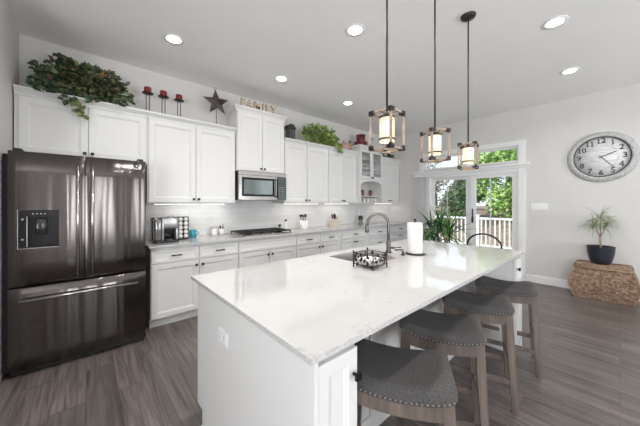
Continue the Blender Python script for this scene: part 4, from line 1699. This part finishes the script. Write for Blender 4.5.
# ------------------------------------------------------------------ wicker trunk and potted plant
tr = thing('wicker_trunk', 'bombe-shaped brown wicker trunk against the right wall', 'trunk', (5.585, .165, 0))
def trunk_body(z0, z1, n, grow=0.0):
    hx, hy = .165, .285
    prof = []
    for i in range(n + 1):
        t = i / n
        z = z0 + (z1 - z0) * t
        prof.append((hx + .028 * math.sin(PI * min(1, t * 1.02)) ** 1.0 + grow, hy + .062 * math.sin(PI * t) + grow, z))
    return prof
def loft(prof, mb):
    sec = []
    for hx, hy, z in prof:
        c = .012
        sec.append([(-hx + c, -hy, z), (hx - c, -hy, z), (hx, -hy + c, z), (hx, hy - c, z), (hx - c, hy, z), (-hx + c, hy, z), (-hx, hy - c, z), (-hx, -hy + c, z)])
    vs = [p for q in sec for p in q]
    fs = [tuple(reversed(range(8))), tuple((len(sec) - 1) * 8 + k for k in range(8))]
    for i in range(len(sec) - 1):
        for k in range(8):
            k2 = (k + 1) % 8
            fs.append((i * 8 + k, i * 8 + k2, (i + 1) * 8 + k2, (i + 1) * 8 + k))
    return mb.add(vs, fs, False)
loft(trunk_body(.003, .425, 14), MB()).build('body', 'wicker', tr)
pr = [(.170, .288, .428), (.172, .290, .452), (.170, .288, .475), (.165, .283, .488), (.150, .270, .500)]
lid = loft(pr, MB()).build('lid', 'wicker', tr)
s = MB()
for sx in (-1, 1):
    for sy in (-1, 1):
        s.tube([(sx * (p[0] - .002), sy * (p[1] - .002), p[2]) for p in trunk_body(.008, .425, 12)], .007, 6)
s.build('edge_braid', 'wicker_edge', tr)
s = MB()
c4 = [(-.170, -.288), (.170, -.288), (.170, .288), (-.170, .288)]
for k in range(4):
    a, b_ = c4[k], c4[(k + 1) % 4]
    s.tube([(a[0], a[1], .452), (b_[0], b_[1], .452)], .008, 6)
s.build('edge_braid', 'wicker_edge', lid)

pp = thing('potted_plant', 'spindly narrow-leaved plant in a charcoal bowl pot on the wicker trunk', 'potted plant', (5.565, .185, .5005))
MB().lathe([(0, 0.0), (.085, 0.0), (.098, .01), (.122, .07), (.138, .15), (.148, .245), (.150, .252), (.141, .252), (.134, .21), (0, .21)], seg=36).build('pot', 'pot', pp)
MB().lathe([(0, .2105), (.13, .2105), (.10, .218), (0, .222)], seg=24).build('soil', 'soil', pp)
s = MB()
s.tube([(0, 0, .21), (.004, 0, .30), (-.003, .004, .385)], [.014, .012, .011], 10)
s.tube([(-.003, .004, .38), (.02, -.03, .47), (.03, -.05, .56)], [.008, .007, .005], 8)
s.tube([(-.003, .004, .38), (-.02, .03, .45), (-.03, .06, .55)], [.008, .007, .005], 8)
s.tube([(-.003, .004, .38), (0, .0, .50), (.0, -.0, .66)], [.008, .006, .005], 8)
s.build('stem', 'stem', pp)
s = MB()
for (hx, hy, hz, nn) in ((.03, -.05, .58, 42), (-.03, .06, .57, 42), (0, 0, .69, 42)):
    for i in range(nn):
        a = rnd.uniform(0, 2 * PI)
        el = rnd.uniform(.0, 1.25)
        d = Vector((math.cos(a) * math.cos(el), math.sin(a) * math.cos(el), math.sin(el)))
        s.mi = 0 if rnd.random() < .35 else 1
        s.blade(Vector((hx, hy, hz - rnd.random() * .06)), d, rnd.uniform(.20, .33) * (1 - .42 * max(0, d.x)), .010, rnd.uniform(.8, 1.9))
s.build('foliage', ['leaf_green', 'blade_pale'], pp)

# ------------------------------------------------------------------ floor plant by the sliding door
fp = thing('floor_plant', 'large spiky green plant in front of the sliding glass door', 'potted plant', (4.95, 2.22, 0))
MB().lathe([(0, 0), (.13, 0), (.15, .02), (.19, .38), (.195, .40), (.18, .40), (.175, .34), (0, .34)], seg=32).build('pot', 'white', fp)
MB().lathe([(0, .3405), (.17, .3405), (.12, .35), (0, .355)], seg=24).build('soil', 'soil', fp)
s = MB()
s.tube([(0, 0, .34), (.01, .02, .55), (.0, .05, .82)], [.03, .026, .022], 10)
s.tube([(.01, .02, .5), (.02, -.08, .65), (.02, -.12, .76)], [.022, .02, .018], 10)
s.build('stem', 'stem', fp)
s = MB()
for (hx, hy, hz, nn) in ((0, .16, .82, 55), (.02, -.16, .80, 55), (0, 0, .92, 55)):
    for i in range(nn):
        a = rnd.uniform(0, 2 * PI)
        el = rnd.uniform(-.5, 1.35)
        d = Vector((math.cos(a) * math.cos(el), math.sin(a) * math.cos(el), math.sin(el)))
        s.mi = 1 if rnd.random() < .4 else 0
        s.blade(Vector((hx, hy, hz + rnd.uniform(-.12, .10))), d, rnd.uniform(.34, .62), .032, rnd.uniform(.35, 1.2))
s.build('foliage', ['blade_dark', 'blade_light'], fp)

# black hoop back chair beyond the island
ch = thing('hoop_back_chair', 'black metal chair with an arched hoop back beyond the far island end', 'chair', (3.62, 1.035, 0))
s = MB()
pts = []
for i in range(17):
    a = PI * i / 16
    pts.append((-.20, .175 * math.cos(a), .88 + .14 * math.sin(a)))
pts = [(-.17, .16, .455)] + [(-.19, .172, .7)] + pts + [(-.19, -.172, .7)] + [(-.17, -.16, .455)]
s.tube(pts, .0095, 8)
s.build('hoop_back', 'black', ch)
s = MB()
s.lathe([(0, .44), (.19, .44), (.20, .447), (.20, .462), (.19, .47), (0, .472)], seg=32)
s.build('seat', 'black', ch)
for sx in (-1, 1):
    for sy in (-1, 1):
        MB().tube([(sx * .13, sy * .13, .44), (sx * .18, sy * .18, 0.001)], .011, 8).build('leg', 'black', ch)

# ------------------------------------------------------------------ cooktop
cp = thing('gas_cooktop', 'black gas cooktop with iron grates set in the counter', 'cooktop', (2.0, 3.62, .914))
MB().bbox(1.61, 2.40, 3.37, 3.87, .9145, .925, .004, 2).build('plate', 'steel_mw', cp, True)
for x0 in (1.63, 1.885, 2.14):
    s = MB()
    x1 = x0 + .245
    z = .955
    for (a, b_) in (((x0, 3.40), (x1, 3.40)), ((x1, 3.40), (x1, 3.85)), ((x1, 3.85), (x0, 3.85)), ((x0, 3.85), (x0, 3.40)), ((x0, 3.62), (x1, 3.62))):
        s.bar((a[0], a[1], z), (b_[0], b_[1], z), .012, .014)
    for xx in (x0 + .08, x0 + .165):
        s.bar((xx, 3.40, z), (xx, 3.85, z), .009, .012)
    for yy in (3.51, 3.735):
        s.bar((x0, yy, z), (x1, yy, z), .009, .012)
    for xx in (x0, x1):
        for yy in (3.40, 3.85):
            s.box(xx - .006, xx + .006, yy - .006, yy + .006, .9255, .955)
    s.build('grate', 'black', cp, True)
for (bx, by) in ((1.75, 3.51), (1.75, 3.74), (2.005, 3.62), (2.26, 3.51), (2.26, 3.74)):
    MB().lathe([(0, .9255), (.045, .9255), (.045, .935), (.03, .942), (0, .944)], cx=bx, cy=by, seg=20).build('burner', 'black', cp, True)

# ------------------------------------------------------------------ counter items
ZC = .9145
cm = thing('coffee_maker', 'silver and black single-cup coffee maker beside the fridge', 'coffee maker', (.705, 3.60, ZC))
s = MB()
s.bbox(-.125, .125, -.14, .14, .0005, .028, .008, 2)
s.bbox(-.125, .125, .02, .14, .028, .285, .012, 3)
s.build('body', 'black_plastic', cm)
s = MB()
s.bbox(-.045, .12, -.125, .019, .165, .30, .02, 3)
s.build('brew_head', 'silver', cm)
s = MB()
s.bbox(-.123, -.055, -.13, .018, .030, .275, .012, 3)
s.build('water_tank', 'jar_glass', cm)
s = MB()
s.bbox(-.053, -.033, -.135, .018, .03, .29, .004, 2)
s.build('side_panel', 'silver', cm)
MB().bbox(.098, .123, -.10, .018, .03, .16, .004, 2).build('side_panel', 'silver', cm)
MB().lathe([(0, .0285), (.045, .0285), (.045, .034), (0, .034)], cx=.035, cy=-.075, seg=20).build('drip_tray', 'chrome', cm)
MB().tube([(-.04, -.128, .283), (.04, -.15, .312), (.115, -.128, .283)], .008, 8).build('handle', 'silver', cm)

kr = thing('pod_rack', 'black rack holding rows of coffee pods beside the coffee maker', 'pod rack', (.925, 3.72, ZC))
s = MB()
s.lathe([(0, .0005), (.07, .0005), (.07, .01), (0, .01)], seg=24)
for sx in (-1, 1):
    s.box(sx * .062 - .003, sx * .062 + .003, -.05, .03, .01, .285)
s.box(-.062, .062, .02, .03, .01, .285)
for k in range(6):
    s.box(-.06, .06, -.05, .02, .012 + k * .053, .016 + k * .053)
s.box(-.0015, .0015, -.05, .02, .012, .281)
s.build('frame', 'bronze', kr)
pod = MB().lathe([(0, -.040), (.019, -.038), (.023, -.002), (.0255, 0), (.0255, .002), (0, .002)], seg=18, axis='Y', tf=Matrix.Rotation(PI, 4, 'Z')).build('coffee_pod', 'white')
tag(pod, 'white-lidded coffee pod lying in the pod rack', 'coffee pod', 'coffee pods in the rack')
k_ = 0
for c in range(2):
    for rr in range(5):
        o_ = pod if k_ == 0 else pod.copy()
        if k_:
            COL.objects.link(o_)
        o_.location = (.925 - .0305 + c * .061, 3.72 - .052, ZC + .042 + rr * .053)
        o_['label'] = '%s coffee pod in the %s column of the pod rack' % (('lowest', 'second lowest', 'middle', 'second highest', 'highest')[rr], ('left', 'right')[c])
        k_ += 1


def mug(name, label, loc, mat_, r=.04, h=.09, rz=0, group=None):
    t = thing(name, label, 'mug', loc, rz, group)
    MB().lathe([(0, .0005), (r * .8, .0005), (r, .01), (r, h), (r * .93, h), (r * .9, .012), (0, .01)], seg=24).build('cup', mat_, t)
    pts = [(r * .97 + .028 * math.sin(PI * i / 8), 0, h * .2 + h * .62 * i / 8) for i in range(9)]
    MB().tube(pts, .005, 8).build('handle', mat_, t)
    return t


mug('coffee_mug', 'teal mug on the counter right of the coffee pods', (1.075, 3.80, ZC), 'teal', .045, .10, -.3)
t = thing('salt_box', 'small white lidded box on the counter left of the cooktop', 'box', (1.37, 3.84, ZC))
MB().bbox(-.035, .035, -.035, .035, .0005, .10, .006, 2).build('box', 'white', t)
MB().bbox(-.037, .037, -.037, .037, .1005, .115, .004, 2).build('lid', 'silver', t)
t = mug('brush_mug', 'white mug holding dark kitchen tools left of the cooktop', (1.48, 3.84, ZC), 'white', .04, .09, -.2)
s = MB()
for i in range(4):
    a = i * 1.7
    s.tube([(.012 * math.cos(a), .012 * math.sin(a), .015), (.03 * math.cos(a), .03 * math.sin(a), .115 + .012 * i)], .005, 6)
tl = s.build('brush_bundle', ['black_plastic'])
tl.location = (1.48, 3.84, ZC)
tag(tl, 'dark tool handles standing in the white mug left of the cooktop', 'kitchen tools')
t = thing('pepper_mill', 'small steel mill on the counter behind the cooktop corner', 'mill', (2.475, 3.84, ZC))
MB().lathe([(0, .0005), (.024, .0005), (.022, .05), (.020, .06)], seg=18).build('body', 'chrome', t)
MB().lathe([(.0195, .0605), (.024, .065), (.024, .085), (.012, .10), (0, .10)], seg=18).build('cap', 'rubber', t)
t = thing('oil_bottle', 'slim pale bottle with a black stopper beside the cooktop', 'bottle', (2.53, 3.74, ZC))
MB().lathe([(0, .0005), (.026, .0005), (.028, .02), (.028, .11), (.016, .135), (.012, .15)], seg=20).build('body', 'white', t)
MB().lathe([(.0125, .1505), (.020, .154), (.020, .178), (.010, .186), (0, .186)], seg=16).build('stopper', 'rubber', t)
t = thing('utensil_crock', 'cream ceramic crock on the counter between two wall lights', 'crock', (2.93, 3.76, ZC))
MB().lathe([(0, .0005), (.07, .0005), (.075, .01), (.078, .15), (.070, .15), (.068, .012), (0, .010)], seg=28).build('jar', 'white', t)
ut = []
for i, (a, lean, nm, mt, lab) in enumerate(((.3, .05, 'spatula', 'black_plastic', 'black spatula leaning right in the cream crock'),
                                             (1.6, .04, 'cooking_spoon', 'black_plastic', 'black spoon at the back of the cream crock'),
                                             (2.7, .055, 'ladle', 'black_plastic', 'black ladle leaning left in the cream crock'),
                                             (4.0, .045, 'wooden_spoon', 'wooddark', 'brown wooden spoon in front in the cream crock'),
                                             (5.2, .05, 'whisk', 'chrome', 'steel whisk at the front right of the cream crock'))):
    s = MB()
    b0 = Vector((.02 * math.cos(a), .02 * math.sin(a), .018))
    b1 = Vector((lean * math.cos(a), lean * math.sin(a), .20))
    s.tube([b0, b1], .005, 6)
    d_ = (b1 - b0).normalized()
    if nm == 'spatula':
        s.bar(b1, b1 + d_ * .06, .045, .004, up=(0, 1, 0))
    elif nm == 'whisk':
        for k in range(4):
            c_ = Vector((math.cos(k * .8), math.sin(k * .8), 0))
            s.tube([b1 + d_ * .07 * (j / 6) + c_ * .018 * math.sin(PI * j / 6) for j in range(7)], .0015, 5)
    else:
        s.lathe([(0, -.03), (.014, -.022), (.022, 0), (.018, .018), (0, .026)], seg=12, sy=.35, tf=Matrix.Translation(b1 + d_ * .03))
    o_ = s.build(nm, mt)
    o_.location = (2.93, 3.76, ZC)
    tag(o_, lab, 'kitchen utensil', 'utensils in the crock')
t = thing('knife_block', 'pale wooden knife block on the back counter', 'knife block', (3.74, 3.78, ZC))
s = MB()
s.prism([(-.10, .0005), (.09, .0005), (.09, .08), (.03, .165), (-.05, .135)], -.05, .05, 'XZ')
s.build('block', 'palewood', t)
for i in range(3):
    for j in range(2):
        s = MB()
        p = Vector((-.035 + j * .045, -.03 + i * .03, .146 + j * .012))
        s.bar(p, p + Vector((-.03, 0, .085)), .016, .02, up=(1, 0, 0))
        kn = s.build('kitchen_knife', 'silver' if (i + j) % 2 else 'black_plastic')
        kn.location = (3.74, 3.78, ZC)
        tag(kn, '%s knife handle in the %s row of the knife block, %s' % ('silver' if (i + j) % 2 else 'black', ('left', 'right')[j], ('nearest the room', 'in the middle', 'nearest the wall')[i]), 'knife', 'knives in the block')
t = thing('coffee_grinder', 'small grey and black grinder behind the faucet arc', 'grinder', (4.53, 3.78, ZC))
MB().lathe([(0, .0005), (.055, .0005), (.055, .02), (.045, .03), (.045, .10), (.05, .105)], seg=20).build('body', 'jar_glass', t)
MB().lathe([(.048, .1055), (.055, .11), (.05, .17), (.02, .185), (0, .185)], seg=20).build('lid', 'black_plastic', t)

# niche contents
for i in range(5):
    mug('hanging_mug', ('white mug, %s of five on the niche floor below the arch' % ('leftmost', 'second from left', 'middle one', 'second from right', 'rightmost')[i]), (4.33 + i * .128, 3.62, 1.3905), 'white', .035, .085, -1.9, 'mugs in the arched niche')
for x, nm in ((4.44, 'left'), (4.72, 'right')):
    t = thing('spice_jar', 'red-brown jar on the niche shelf, %s of the two' % nm, 'jar', (x, 3.66, 1.5295), 0, 'jars on the niche shelf')
    MB().lathe([(0, .0005), (.034, .0005), (.040, .03), (.040, .095), (.03, .10)], seg=20).build('body', 'terracotta', t)
    MB().lathe([(.031, .1005), (.035, .104), (.035, .125), (0, .13)], seg=20).build('lid', 'wooddark', t)
for i in range(4):
    s = MB().lathe([(0, .0005), (.03, .0005), (.034, .08), (.030, .08), (.026, .01), (0, .01)], seg=18)
    single(s, 'drinking_glass', 'white', 'pale cup behind the glass doors, %s on its shelf' % ('leftmost', 'second from left', 'second from right', 'rightmost')[i], 'cup', (4.31 + i * .17, 3.72, 1.8835 + .231), group='cups behind the glass doors')

# ------------------------------------------------------------------ above the cabinets
ZT = 2.4310


def candle(loc, label):
    r = thing('candle_holder', label, 'candle holder', loc, 0, 'red candles on tall holders')
    s = MB()
    s.lathe([(0, .0005), (.045, .0005), (.045, .006), (0, .006)], seg=20)
    for dx in (-.016, .016):
        s.cyl((dx, 0, .006), (dx, 0, .235), .0045, seg=6)
    s.build('stand', 'bronze', r)
    MB().lathe([(0, .235), (.056, .237), (.060, .245), (.054, .245), (.040, .2415), (0, .2415)], seg=24).build('dish', 'bronze', r)
    return r


def pillar(loc, label):
    r = thing('pillar_candle', label, 'candle', loc, 0, 'red pillar candles')
    MB().lathe([(0, .0005), (.037, .0005), (.038, .003), (.038, .066), (.034, .070), (.008, .067), (0, .067)], seg=24).build('wax', 'red', r)
    MB().cyl((0, 0, .067), (0, 0, .078), .0015, seg=5).build('wick', 'ink', r)
    return r


c0 = candle((.548, 3.70, ZT), 'dark metal candle holder, leftmost of three on the cabinets')
k0 = pillar((.548, 3.70, ZT + .242), 'red pillar candle, leftmost of three above the cabinets')
for i, (x, z) in enumerate(((.712, 0), (.885, 0))):
    dup(c0, (x, 3.70, ZT), 0, 'dark metal candle holder, %s of three on the cabinets' % ('middle', 'rightmost')[i])
    dup(k0, (x, 3.70, ZT + .242), 0, 'red pillar candle, %s of three above the cabinets' % ('middle', 'rightmost')[i])

bs = thing('barn_star', 'dark rustic metal star standing above the cabinets', 'star', (1.355, 3.70, ZT))
s = MB()
vs = []
R0, R1 = .188, .078
for k in range(10):
    a = PI / 2 + PI * k / 5 + .10
    rr = R0 if k % 2 == 0 else R1
    vs.append((rr * math.cos(a), 0, .335 + rr * math.sin(a)))
s.add(vs + [(0, -.035, .335), (0, .006, .335)], [(k, (k + 1) % 10, 10) for k in range(10)] + [((k + 1) % 10, k, 11) for k in range(10)], False)
s.build('star_body', 'barnstar', bs)
MB().tube([(0, .008, .001), (0, .008, .33)], .004, 6).lathe([(0, .0005), (.05, .0005), (.05, .006), (0, .006)], seg=20).build('stand', 'bronze', bs)
MB().tube([(-.014 + .014 * math.cos(a / 8 * 2 * PI), 0, .518 + .02 * math.sin(a / 8 * 2 * PI)) for a in range(8)], .002, 5, closed=True).build('hanging_ring', 'bronze', bs)

ZL = 2.6855 + .0755
for i, (c, x, nm) in enumerate((('F', 1.69, 'leftmost wooden letter of the word'), ('A', 1.795, 'second wooden letter'), ('M', 1.925, 'third wooden letter'), ('I', 2.02, 'fourth wooden letter'), ('L', 2.095, 'fifth wooden letter'), ('Y', 2.20, 'last wooden letter of the word'))):
    s = MB()
    tf = Matrix.Translation((0, 0, .062)) @ Matrix.Rotation(PI / 2, 4, 'X')
    s.text(c, .165, tf, .011, .004)
    # the front keeps a pale face, the edges stay dark
    o_ = s.build('wooden_letter', ['woodlet', 'wooddark'])
    for p in o_.data.polygons:
        if p.normal.y > -.5:
            p.material_index = 1
    zmin = min(v.co.z for v in o_.data.vertices)
    o_.location = (x, 3.585, ZL + .0005 - zmin)
    tag(o_, 'capital %s, %s standing above the microwave cabinet' % (c, nm), 'wooden letter', 'wooden letters spelling a word')

# lantern
ln = thing('candle_lantern', 'dark arched metal lantern beside the leafy plant, above the cabinets', 'lantern', (2.60, 3.72, ZT))
s = MB()
s.bbox(-.075, .075, -.06, .06, .0005, .02, .004, 1)
for sx in (-1, 1):
    for sy in (-1, 1):
        s.box(sx * .066 - .006, sx * .066 + .006, sy * .052 - .006, sy * .052 + .006, .02, .20)
for i in range(3):
    for sy in (-1, 1):
        s.box(-.04 + i * .035, -.032 + i * .035, sy * .052 - .004, sy * .052 + .004, .02, .20)
s.build('frame', 'lantern', ln)
MB().prism([(.085 * math.cos(PI * i / 12), .20 + .075 * math.sin(PI * i / 12)) for i in range(13)], -.062, .062, 'XZ').build('roof', 'lantern', ln)
MB().box(-.055, .055, -.042, .042, .021, .199).build('insert', 'jar_glass', ln)


# ivy arrangement over the fridge cabinet
def bush(name, label, loc, rx, ry, rz_, n, mats, weights, leaf, shape, trail=None, cz=None, basket=True, ybot=None):
    r = thing(name, label, 'plant', loc)
    s = MB()
    cz = cz if cz is not None else rz_ * .9
    hubs = [Vector((rnd.uniform(-.75, .75) * rx, rnd.uniform(-.5, .5) * ry, cz + rnd.uniform(-.5, .55) * rz_)) for _ in range(26)]
    for i in range(n):
        while True:
            p = Vector((rnd.uniform(-1, 1), rnd.uniform(-1, 1), rnd.uniform(-1, 1)))
            if .25 < p.length < 1.0 + .12 * noise.noise(p * 3):
                break
        k = 1 + .28 * noise.noise(Vector((p.x * 2.3, p.y * 2, p.z * 2.3 + len(label))))
        q = Vector((p.x * rx * k, p.y * ry, cz + p.z * rz_ * k))
        if q.z < .02:
            q.z = rnd.uniform(.01, .05)
            if q.y < -ry * .5:
                q.z -= rnd.uniform(0, .06)
        d = (Vector((p.x, p.y * 1.4 - .25, p.z * .6 + .1)) + Vector((rnd.uniform(-.7, .7), rnd.uniform(-.7, .7), rnd.uniform(-.8, .5))))
        s.mi = rnd.choices(range(len(mats)), weights)[0]
        L_ = leaf * rnd.uniform(.6, 1.25)
        s.leaf(q, d, L_, L_ * rnd.uniform(.7, .95), up=Vector((rnd.uniform(-.6, .6), -1.0, rnd.uniform(.0, .9))), bend=rnd.uniform(0, .3), shape=shape)
    if trail:
        for (x0, pts) in trail:
            for (dx, dy, dz, nn, sp) in pts:
                for i in range(nn):
                    q = Vector((dx + rnd.uniform(-sp, sp), dy + rnd.uniform(-.02, .02), dz + rnd.uniform(-sp, sp)))
                    s.mi = x0 if rnd.random() < .8 else rnd.choices(range(len(mats)), weights)[0]
                    d = Vector((rnd.uniform(-1, 1), rnd.uniform(-.5, .1), rnd.uniform(-1, .1)))
                    L_ = leaf * rnd.uniform(.7, 1.2)
                    s.leaf(q, d, L_, L_ * .9, up=Vector((rnd.uniform(-.4, .4), -1, .4)), shape=shape)
    s.build('foliage', mats, r)
    s = MB()
    for h in hubs[:14]:
        s.tube([(0, .0, .03), (h.x * .5, h.y * .5, h.z * .7), tuple(h)], [.004, .003, .002], 5)
    s.build('stem', 'stem', r)
    if basket:
        MB().lathe([(0, .0005), (.075, .0005), (.09, .06), (.08, .06), (0, .05)], seg=20, sy=.8).build('basket', 'wicker', r)
    return r


iv = bush('ivy_arrangement', 'trailing mixed green and russet ivy above the fridge cabinet', (.02, 3.70, ZT), .34, .10, .19, 900,
          ['leaf_dark', 'leaf_green', 'leaf_red', 'leaf_orange'], [46, 28, 22, .6], .056, 'lobed',
          trail=[(1, [(-.09, -.19, -.06, 8, .03), (-.07, -.20, -.12, 8, .03), (-.06, -.20, -.17, 8, .028)]),
                 (0, [(-.15, -.18, -.02, 12, .05), (.0, -.18, .0, 12, .05), (.27, -.16, .04, 12, .05), (.33, -.12, .10, 12, .05), (-.20, 0, .39, 30, .055), (-.33, -.1, .2, 20, .06), (-.34, -.13, .06, 30, .05), (-.25, -.15, .05, 26, .05)])], cz=.20)
bush('leafy_plant', 'bushy bright green leafy plant above the cabinets', (3.31, 3.72, ZT), .42, .10, .19, 620,
     ['leaf_bright', 'leaf_green'], [80, 20], .06, 'oval', trail=[(0, [(.30, -.20, -.0, 16, .05), (.26, -.19, .05, 20, .06), (.33, -.05, .16, 40, .08)]), (1, [(.34, -.21, -.07, 4, .02)])], cz=.2)
bush('trailing_greenery', 'small low greenery on the right corner cabinet, behind the nearest pendant', (5.35, 3.70, ZT), .32, .10, .05, 130,
     ['leaf_dark', 'leaf_green'], [60, 40], .055, 'oval', cz=.05, basket=False)

# gourd, bottle, tins
t = thing('dried_gourd', 'round tan gourd above the cabinets, left of the slim bottle', 'gourd', (3.90, 3.70, ZT))
MB().lathe([(0, .0005), (.07, .004), (.115, .05), (.11, .10), (.07, .14), (.03, .155), (.018, .175)], seg=24).build('body', 'gourd', t)
MB().tube([(0, 0, .17), (.005, 0, .195), (.02, 0, .21)], [.014, .01, .007], 8).build('stem', 'wooddark', t)
t = thing('decor_bottle', 'slim bottle with a dark cap, right of the tan gourd', 'bottle', (4.09, 3.70, ZT))
MB().lathe([(0, .0005), (.03, .0005), (.034, .02), (.034, .13), (.018, .165), (.014, .19)], seg=20).build('body', 'gourd', t)
MB().lathe([(.015, .1905), (.022, .194), (.022, .225), (0, .228)], seg=16).build('cap', 'bronze', t)
ZG = 2.491 + .0755
t = thing('maroon_tin', 'wide low maroon tin on the glass-door cabinet, under a taller tin', 'tin', (4.42, 3.68, ZG))
MB().lathe([(0, .0005), (.135, .0005), (.138, .01), (.138, .085)], seg=28).build('body', 'maroon', t)
MB().lathe([(.141, .0855), (.143, .09), (.143, .108), (.12, .113), (0, .113)], seg=28).build('lid', 'maroon', t)
t = thing('maroon_canister', 'narrower maroon canister standing on the wide tin', 'canister', (4.42, 3.68, ZG + .1135))
MB().lathe([(0, .0005), (.092, .0005), (.095, .01), (.095, .13)], seg=28).build('body', 'maroon', t)
MB().lathe([(.098, .1305), (.100, .135), (.100, .150), (.08, .156), (0, .156)], seg=28).build('lid', 'maroon', t)
t = thing('candlestick', 'slim pale candlestick with dark top beside the maroon tins', 'candlestick', (4.72, 3.62, ZG))
MB().lathe([(0, .0005), (.035, .0005), (.035, .01), (.012, .02), (.010, .18), (.02, .19)], seg=16).build('stem', 'woodlet', t)
MB().lathe([(.02, .1905), (.03, .20), (.03, .23), (0, .232)], seg=16).build('cup', 'bronze', t)

# ------------------------------------------------------------------ outdoors
def outb(mb, name, mats, **k):
    o = mb.build(name, mats)
    tag(o, **k)
    return o


GZ = -1.0
g = MB().box(XR + 4.2, 70, -40, 50, GZ - .2, GZ)
o = g.build('ground', 'lawn')
o['kind'] = 'structure'
s = MB()
for i in range(26):
    x = XR + .145 + i * .142
    s.box(x, x + .136, -1.5, 6.5, -.10, -.06)
o = s.build('deck', 'deck')
o['kind'] = 'structure'
# mulch bank
s = MB()
s.prism([(12.5, GZ), (40, GZ), (40, 1.0), (22, .9), (17, .35)], -8, 22, 'XZ')
vsx = [(v.x, v.y, v.z) for v in s.v]
o = s.build('embankment', 'mulch')
o['kind'] = 'structure'

rl = thing('deck_railing', 'white deck railing with square balusters beyond the glass door', 'railing', (9.5, 2.5, -.06))
RX = 9.35
posts = [-.60, 1.30, 3.005, 4.70, 6.40]
for y in posts:
    s = MB()
    s.box(RX - .05, RX + .05, y - .05, y + .05, -.06, .98)
    s.box(RX - .065, RX + .065, y - .065, y + .065, .98, 1.01)
    s.build('post', 'trim', rl, True)
for i in range(4):
    a, b_ = posts[i] + .051, posts[i + 1] - .051
    MB().box(RX - .035, RX + .035, a, b_, .86, .92).build('top_rail', 'trim', rl, True)
    MB().box(RX - .025, RX + .025, a, b_, .02, .07).build('bottom_rail', 'trim', rl, True)
    nb = 13
    for k in range(nb):
        y = a + (b_ - a) * (k + .5) / nb
        MB().box(RX - .017, RX + .017, y - .017, y + .017, .0705, .8595).build('baluster', 'trim', rl, True)


def tree(name, label, x, y, z, h, rad, n, mat_, leaf, dens_lo=.15, group='garden trees beyond the deck'):
    r = thing(name, label, 'tree', (x, y, z), 0, group)
    s = MB()
    s.tube([(0, 0, 0), (.05, .05, h * .3), (0, .1, h * .6), (0, 0, h * .9)], [.16, .12, .08, .02], 8)
    tips = []
    for i in range(26):
        a = rnd.uniform(0, 2 * PI)
        t_ = rnd.uniform(dens_lo, .85)
        L_ = rad * (1.0 - .6 * abs(t_ - .4)) * rnd.uniform(.6, 1)
        p0 = Vector((0, 0, h * t_))
        p2 = p0 + Vector((math.cos(a) * L_, math.sin(a) * L_, L_ * rnd.uniform(.1, .6)))
        s.tube([p0, p0.lerp(p2, .5) + Vector((0, 0, .1)), p2], [.05, .03, .012], 5)
        tips += [p2, p0.lerp(p2, .65)]
    s.build('trunk', 'bark', r)
    s = MB()
    for i in range(n):
        c = rnd.choice(tips)
        d = Vector((rnd.gauss(0, 1), rnd.gauss(0, 1), rnd.gauss(0, 1)))
        q = c + d.normalized() * rnd.random() ** .5 * rad * .42
        q.z = max(q.z, .15)
        s.leaf(q, Vector((rnd.uniform(-1, 1), rnd.uniform(-1, 1), rnd.uniform(-1, .6))), leaf * rnd.uniform(.6, 1.3), leaf * .8, up=Vector((rnd.uniform(-1, 1), rnd.uniform(-1, 1), rnd.uniform(.1, 1))), shape='quad')
    s.build('foliage', mat_, r)
    return r


tree('evergreen_tree', 'dark evergreen tree seen through the left glass panel', 17.6, 6.85, -.5, 3.9, .8, 4200, 'tree_dark', .17)
tree('evergreen_tree', 'dark evergreen tree behind the middle stile of the glass door', 21.5, 7.2, .6, 4.0, 1.0, 4000, 'tree_dark', .16)
tree('bare_tree', 'thin pale tree with sparse leaves at the left of the glass door', 15.2, 7.0, -.3, 3.8, .9, 700, 'tree_pale', .13)
tree('leafy_tree', 'bright green tree seen through the right glass panel', 17.0, 3.9, -.1, 5.4, 1.8, 6500, 'tree_bright', .2, .1)
tree('leafy_tree', 'bright green tree at the right edge of the glass door', 14.6, 0.5, -.2, 4.8, 1.4, 5500, 'tree_bright', .2, .1)
tree('leafy_tree', 'bright green tree farther back between the others', 27.5, 4.0, .9, 6.8, 2.4, 5000, 'tree_bright', .24, .1)
tree('bare_tree', 'thin pale tree standing farther back at the left', 20.5, 10.6, .5, 4.6, 1.5, 1100, 'tree_pale', .14)
